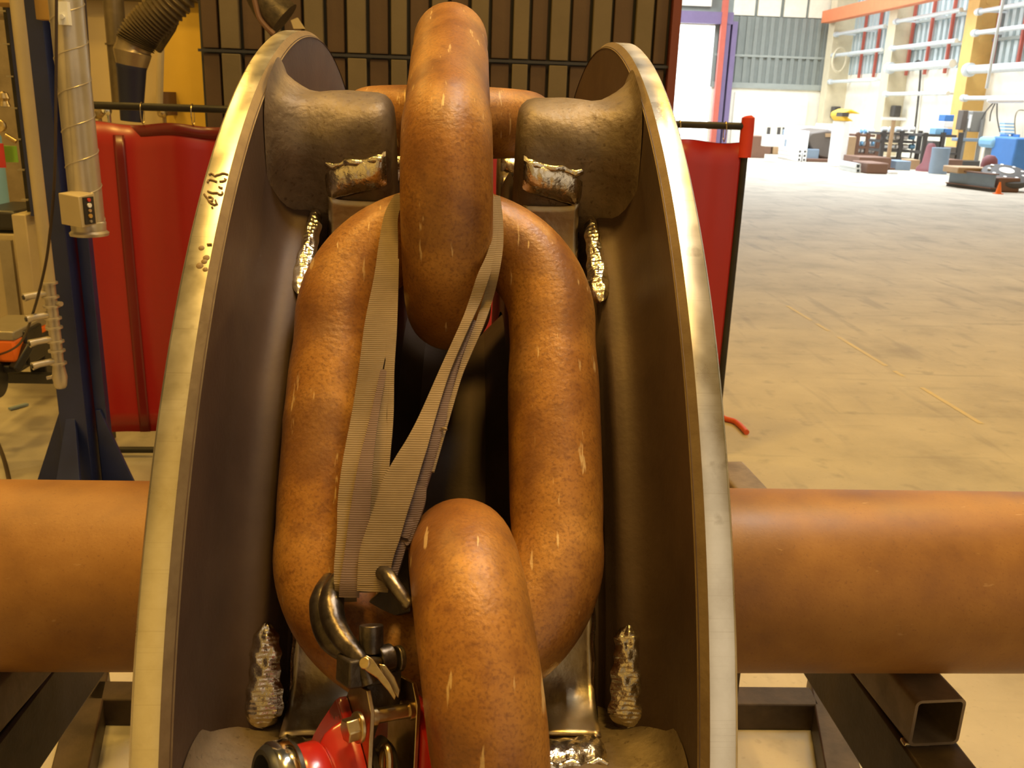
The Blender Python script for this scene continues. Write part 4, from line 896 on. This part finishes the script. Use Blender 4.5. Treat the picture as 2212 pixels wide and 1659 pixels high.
# rusty block and tubes on the floor
ob('rusty_block', 'frust', 'rusty block on the floor in front of the racks', 'block', 1872, 1918, 376, 352, 1.4, bevel=.05)
ob('rusty_slab', 'frust', 'longer rusty slab behind the rusty block', 'slab', 1855, 1925, 352, 340, 1.5, Y=fl(1890, 372).y+1.6, z0=.05)
for r_ in range(2):
    p = at(1854, 369-10*r_, fl(1862, 374).y); one(sq_tube(MB(), (p.x, p.y, p.z), (p.x+.1, p.y+1.8, p.z), .17, .035, rnd=.02), 'square_tube', M['pipewhite'], ['lower', 'upper'][r_]+' pale square tube end left of the rusty block', 'steel section', 'square tubes by the rusty block')
ob('pale_plank', 'fwhite', 'pale plank lying on the floor right of the rusty block', 'plank', 1922, 1940, 376, 370, .3)
ob('grey_bins', 'greyblue', 'grey blue bin on the floor right of the rusty block', 'bin', 1934, 1966, 368, 348, 1.0)
ob('tan_crate', 'tan', 'tan crate beside the dark cone shaped stand', 'crate', 1964, 1985, 366, 345, .8)
ob('amber_crate', 'ochre', 'amber crate right of the dark cone shaped stand', 'crate', 2016, 2046, 366, 348, .8)
Yc = fl(2003, 370).y
b = MB().lathe((fl(2003, 370).x, Yc, 0), (0, 0, 1), [(0, 0), (.42, 0), (.40, .12), (.24, .3), (.16, .9), (.1, 1.0), (0, 1.0)], n=24); one(b, 'cone_stand', M['fpurple'], 'dark maroon cone shaped stand between the tan and amber crates', 'stand')
Yr = 35; p = at(1917, 300, Yr); t = thing('rusty_post_stand', (p.x, Yr, 0), 'thin rusty post stand before the tall rack of tubes', 'post')
zt_ = at(1920, 256, Yr).z; MB().box((p.x, Yr-.3, zt_/2), (.11, .11, zt_)).build('upright', M['tan'], t); MB().box((p.x, Yr-.3, .03), (.5, .5, .06)).build('foot', M['frust'], t)
MB().box((p.x, Yr-.3, zt_), (.9, .12, .10)).build('head_bar', M['fwhite'], t)
b = MB().lathe((at(2032, 330, 33).x, 33, .0), (0, 0, 1), [(0, 0), (.30, 0), (.31, .3), (.30, .6), (.31, .9), (0, .9)], n=24); one(b, 'drum', M['greyblue'], 'dark blue grey drum standing by the bench rack', 'drum')
n = 0
for (px, py, mt, lb) in ((2046, 292, 'fblue', 'lower blue crate on the bench rack'), (2048, 276, 'fwhite', 'white crate between the two blue crates'), (2050, 262, 'fblue', 'upper blue crate of the small pile on the bench rack'), (2030, 291, 'lblue', 'pale blue crate left of the small crate pile')):
    c, d = fbox(px-10, px+10, py, py-14, .5, Y=35.6); one(MB().box(c, d), 'crate', M[mt], lb, 'crate', 'crates piled on the bench rack', bevel=.02)
# column drill frame
Yd = 36.5
t = thing('pillar_press', (at(2100, 350, Yd).x, Yd, 0), 'grey twin pillar press frame before the amber column', 'press')
for xx in (2082, 2117): p = at(xx, 300, Yd); MB().cyl((p.x, Yd, 0), (p.x, Yd, at(xx, 256, Yd).z), .075, n=14).build('pillar', M['fgrey'], t)
c, d = fbox(2068, 2126, 306, 299, .5, Y=Yd-.1); MB().box(c, d).build('cross_table', M['greyblue'], t, bevel=.02)
c, d = fbox(2074, 2086, 281, 238, .4, Y=Yd-.1); MB().box(c, d).build('control_cabinet', M['fbrown'], t, bevel=.02)
c, d = fbox(2094, 2124, 285, 240, .5, Y=Yd+.1); MB().box(c, d).build('drive_head', M['fgrey'], t, bevel=.03)
c, d = fbox(2066, 2130, 356, 348, .8, Y=Yd-.2, z0=0.0); MB().box(c, d).build('bed', M['fdark'], t, bevel=.02)
p = at(2095, 262, Yd-.2); MB().cyl((p.x, p.y, p.z-.25), (p.x, p.y, p.z+.25), .055, n=12).build('white_cylinder', M['fwhite'], t)
# jib crane arm with hanging cables
Yj = 31
t = thing('jib_arm', at(2150, 218, Yj), 'white horizontal jib arm on a thin post at the right edge', 'jib crane')
p = at(2147, 100, Yj); MB().cyl((p.x, Yj, p.z-1.3), (p.x+.05, Yj, p.z+2.2), .05, n=12).build('hanger', M['pipewhite'], t)
a = at(2132, 218, Yj); b = at(2230, 218, Yj); MB().tube([a, a+V((.12, 0, 0)), b], [.03, .075, .075], n=12).build('arm', M['fwhite'], t)
for k, (xa, ya, xb, yb_) in enumerate(((2150, 222, 2138, 262), (2154, 222, 2160, 285), (2146, 222, 2120, 258))): MB().tube(smooth([at(xa, ya, Yj), at((xa+xb)/2-3, (ya+yb_)/2, Yj), at(xb, yb_, Yj)], 4), .02, n=8).build('hanging_cable', M['fdark'], t)
# blue steps
Yt = 34
t = thing('step_ladder', (at(2180, 330, Yt).x, Yt, 0), 'pale blue step platform at the right edge beyond the rusty gear', 'steps')
for k in range(5): c, d = fbox(2170, 2192, 297-7*k, 294-7*k, .35, Y=Yt+.12*k); MB().box(c, d).build('tread', M['lblue'], t)
for xx in (2170, 2194): p = at(xx, 290, Yt); MB().box((p.x, Yt, p.z/2+.0), (.05, .5, p.z)).build('stringer', M['fblue'], t)
MB().tube(smooth([at(2194, 300, Yt), at(2192, 262, Yt), at(2198, 240, Yt), at(2212, 238, Yt)], 5), .022, n=8).build('handrail', M['greypipe'], t)
ob('blue_tarp', 'lblue', 'bright blue tarpaulin bundle at the right edge', 'tarpaulin', 2143, 2182, 318, 297, 1.0, Y=31, z0=1.0, bevel=.12)
ob('blue_press', 'fblue', 'dark blue machine at the right edge behind the tarpaulin', 'machine', 2188, 2228, 345, 298, 1.4, Y=29.8, z0=.0, bevel=.06)
ob('tarp_trestle', 'fgrey', 'grey trestle carrying the blue tarpaulin', 'trestle', 2150, 2178, 352, 318, .8, Y=31, z0=0)
ob('white_sheet', 'whitewall', 'white sheet standing left of the tarpaulin trestle', 'sheet', 2120, 2148, 350, 318, .1, Y=32.6, z0=0)
p = at(2139, 342, 28); b = MB().lathe((p.x, 28, 0), (0, 0, 1), [(0, 0), (.22, 0), (.22, .45), (.24, .60), (.21, .78), (.12, .88), (0, .90)], n=24); one(b, 'maroon_drum', M['fpurple'], 'maroon rounded drum behind the rusty gear', 'drum')
# rusty gear on its base with bolt holes, blue grey beam beside it
Yg = fl(2160, 415).y
t = thing('rusty_gear', fl(2165, 415), 'large rusty bored wheel lying on a block at the right edge', 'gear')
g = at(2166, 372, Yg)
MB().lathe((g.x+.42, Yg+.55, g.z-.12), (-.05, -.35, .94), [(.16, -.10), (.62, -.12), (.66, -.02), (.64, .06), (.30, .13), (.17, .13)], n=48, closed_prof=True).build('wheel_rim', M['fdark'], t, ang=40)
for k in range(9):
    a_ = 2*math.pi*k/9; MB().lathe((g.x+.42+.46*math.cos(a_), Yg+.55+.43*math.sin(a_), g.z-.02+.155*math.sin(a_)), (-.05, -.35, .94), [(0, .035), (.045, .035), (.05, 0)], n=12).build('bolt', M['fwhite'], t)
MB().lathe((g.x+.42, Yg+.54, g.z+.0), (-.05, -.35, .94), [(0, .03), (.20, .03), (.21, -.03)], n=28).build('bright_hub', M['fwhite'], t)['label'] = 'bright machined hub'
c, d = fbox(2152, 2200, 419, 384, .9, Y=Yg); MB().box(c, d).build('support_block', M['frust'], t, bevel=.03)
c, d = fbox(2068, 2142, 376, 362, .9, Y=Yg+1.0); MB().box(c, d).build('timber_bed', M['tan'], t, bevel=.03)
t = thing('primed_girder', fl(2095, 414), 'blue grey primed I beam on the floor before the rusty gear', 'beam')
a = fl(2048, 402); b = fl(2145, 415); hh = .38
MB().bar((a.x, a.y, .10+hh/2), (b.x, b.y, .10+hh/2), .03, hh).build('web', M['greyblue'], t)
for z in (.10, .10+hh): MB().bar((a.x, a.y, z), (b.x, b.y, z), .22, .03).build('beam_flange', M['frust'], t)
MB().bar((a.x, a.y, .04), (b.x, b.y, .04), .14, .08).build('bearer', M['fdark'], t)
p = fl(2156, 419); t = thing('traffic_cone', p, 'small orange cone before the rusty gear support', 'traffic cone')
MB().box(p+V((0, 0, .01)), (.2, .2, .02)).build('cone_base', M['orange'], t); MB().lathe(p, (0, 0, 1), [(.08, .02), (.02, .32), (0, .32)], n=18).build('cone_body', M['orange'], t)
ob('low_bearers', 'frust', 'long low rusty bearers on the floor left of the blue grey beam', 'bearer', 1995, 2066, 371, 364, .5)
# dark boxes fixed to the columns
for (px, py, Y, lb) in ((1806, 242, 53.6, 'dark box fixed low on the far corner column'), (1937, 240, 46.4, 'dark box fixed low on the pale column nearest the racks')):
    c, d = fbox(px-7, px+8, py+13, py-12, .5, Y=Y-(.16 if Y > 50 else .36)); one(MB().box(c, d), 'motor_box', M['fdark'], lb, 'box', bevel=.05)
# hose coil on the corner column
c = at(1812, 130, 53.4); b = MB().tube([c+V((.38*math.cos(a), -.05, .62*math.sin(a))) for a in np.linspace(0, 2*math.pi, 30, endpoint=False)], .06, n=8, closed=True); one(b, 'hose_coil', M['cream'], 'pale hose coil hung on the far corner column', 'hose')
# pipes along the right wall, between the columns
wp = [(54, 47.5, (5.0, 6.1, 3.6)), (46.5, 40.2, (4.1, 5.0, 6.2, 7.6, 2.9)), (39, 22, (2.7, 3.8, 5.2, 6.0, 7.6, 8.4))]
for bi, (ya, yb_, zs_) in enumerate(wp):
    for k, z in enumerate(sorted(zs_)):
        r_ = .17 if (k == 1 and bi) else .09
        b = MB().cyl((XR-1.0, ya, z), (XR-1.0, yb_, z), r_, n=14).cyl((XR-1.0, ya-.1, z), (XR-1.0, ya-.35, z), r_*1.6, n=14)
        for yy in np.linspace(ya-.5, yb_+.5, 3): b.box((XR-.5, yy, z), (1.0, .08, .08))
        one(b, 'wall_pipe', M['pipewhite'], ['lowest', 'second', 'third', 'fourth', 'fifth', 'sixth'][k]+' pipe up from the floor in the '+['far', 'middle', 'near'][bi]+' bay of the right wall', 'pipe', 'pale pipes along the right wall')
b = MB().tube(smooth([(XR-.1, 45.8, 4.3), (XR-.1, 45, 4.2), (XR-.1, 44.6, 1.4), (XR-.1, 44.6, .0)], 5), .05, n=8); one(b, 'down_cable', M['fdark'], 'thin dark cable down the white wall right of the middle column', 'cable')

# second layer of stock in front of and behind the racks
ob('wood_pallet', 'tan', 'flat tan pallet on the floor behind the pale box sections', 'pallet', 1690, 1740, 314, 309, 1.5, z0=0)
ob('tool_cabinet', 'fgrey', 'grey cabinet between the two racks of bars', 'cabinet', 1884, 1900, 345, 300, .8, Y=39.5, z0=0)
ob('parts_trolley', 'greyblue', 'grey blue trolley behind the low brown rack', 'trolley', 1850, 1872, 345, 306, .8, Y=40.5, z0=0)
ob('stock_box', 'tan', 'tan box behind the left half of the low brown rack', 'box', 1873, 1884, 345, 312, .6, Y=40.5, z0=0)
ob('dark_cabinet', 'fdark', 'dark cabinet behind the bench rack under the crates', 'cabinet', 2008, 2030, 345, 305, .8, Y=38.6, z0=0)
ob('green_drum_box', 'fbrown', 'brown box right of the bench rack, left of the press', 'box', 2050, 2068, 345, 318, .7, Y=38, z0=0)
ob('plate_stack', 'frust', 'rusty stack of plates between the amber crate and the press bed', 'plates', 2048, 2078, 362, 345, 1.0, Y=33.5, z0=0)
ob('flat_bundle', 'fdark', 'dark flat bundle on the floor before the tall rack of tubes', 'bundle', 1936, 1992, 358, 350, .8, z0=0)
ob('steel_slab', 'greyblue', 'grey blue slab on the floor between the machine cover and the low brown rack', 'slab', 1812, 1850, 355, 344, 1.0, z0=0)
ob('white_roll', 'fwhite', 'white roll on top of the long white topped bench', 'roll', 1770, 1812, 275, 268, .5, Y=Ym+4.2)
ob('bright_plate', 'fwhite', 'bright plate on the floor left of the grey blue slab', 'plate', 1800, 1826, 361, 357, .8, z0=0)
for k, (a_, b_, c_) in enumerate(((1640, 1668, 'frust'), (1672, 1690, 'tan'))): ob('floor_stack', c_, ['brown', 'tan'][k]+' low stack on the far floor just beyond the brown low stack', 'stock pile', a_, b_, 305, 298, 1.0, Y=44, z0=0)

# worn yellow floor line
a = onz(1700, 660, .0015); b = onz(2120, 915, .0015)
d_ = (b-a); nrm = V((-d_.y, d_.x, 0)).normalized()*.02; ln = MB()
for (q0, q1) in ((0, .18), (.22, .30), (.36, .62), (.66, .70), (.78, 1)):
    p = a+d_*q0; q = a+d_*q1; ln.add([p-nrm, p+nrm, q+nrm, q-nrm], [(0, 1, 2, 3)])
M['floorline'] = mk('worn_floor_line', [(.3, (.50, .42, .26)), (.7, (.60, .48, .20))], scale=6, rough=.6)
o = ln.build('floor_marking', M['floorline']); o['kind'] = 'structure'
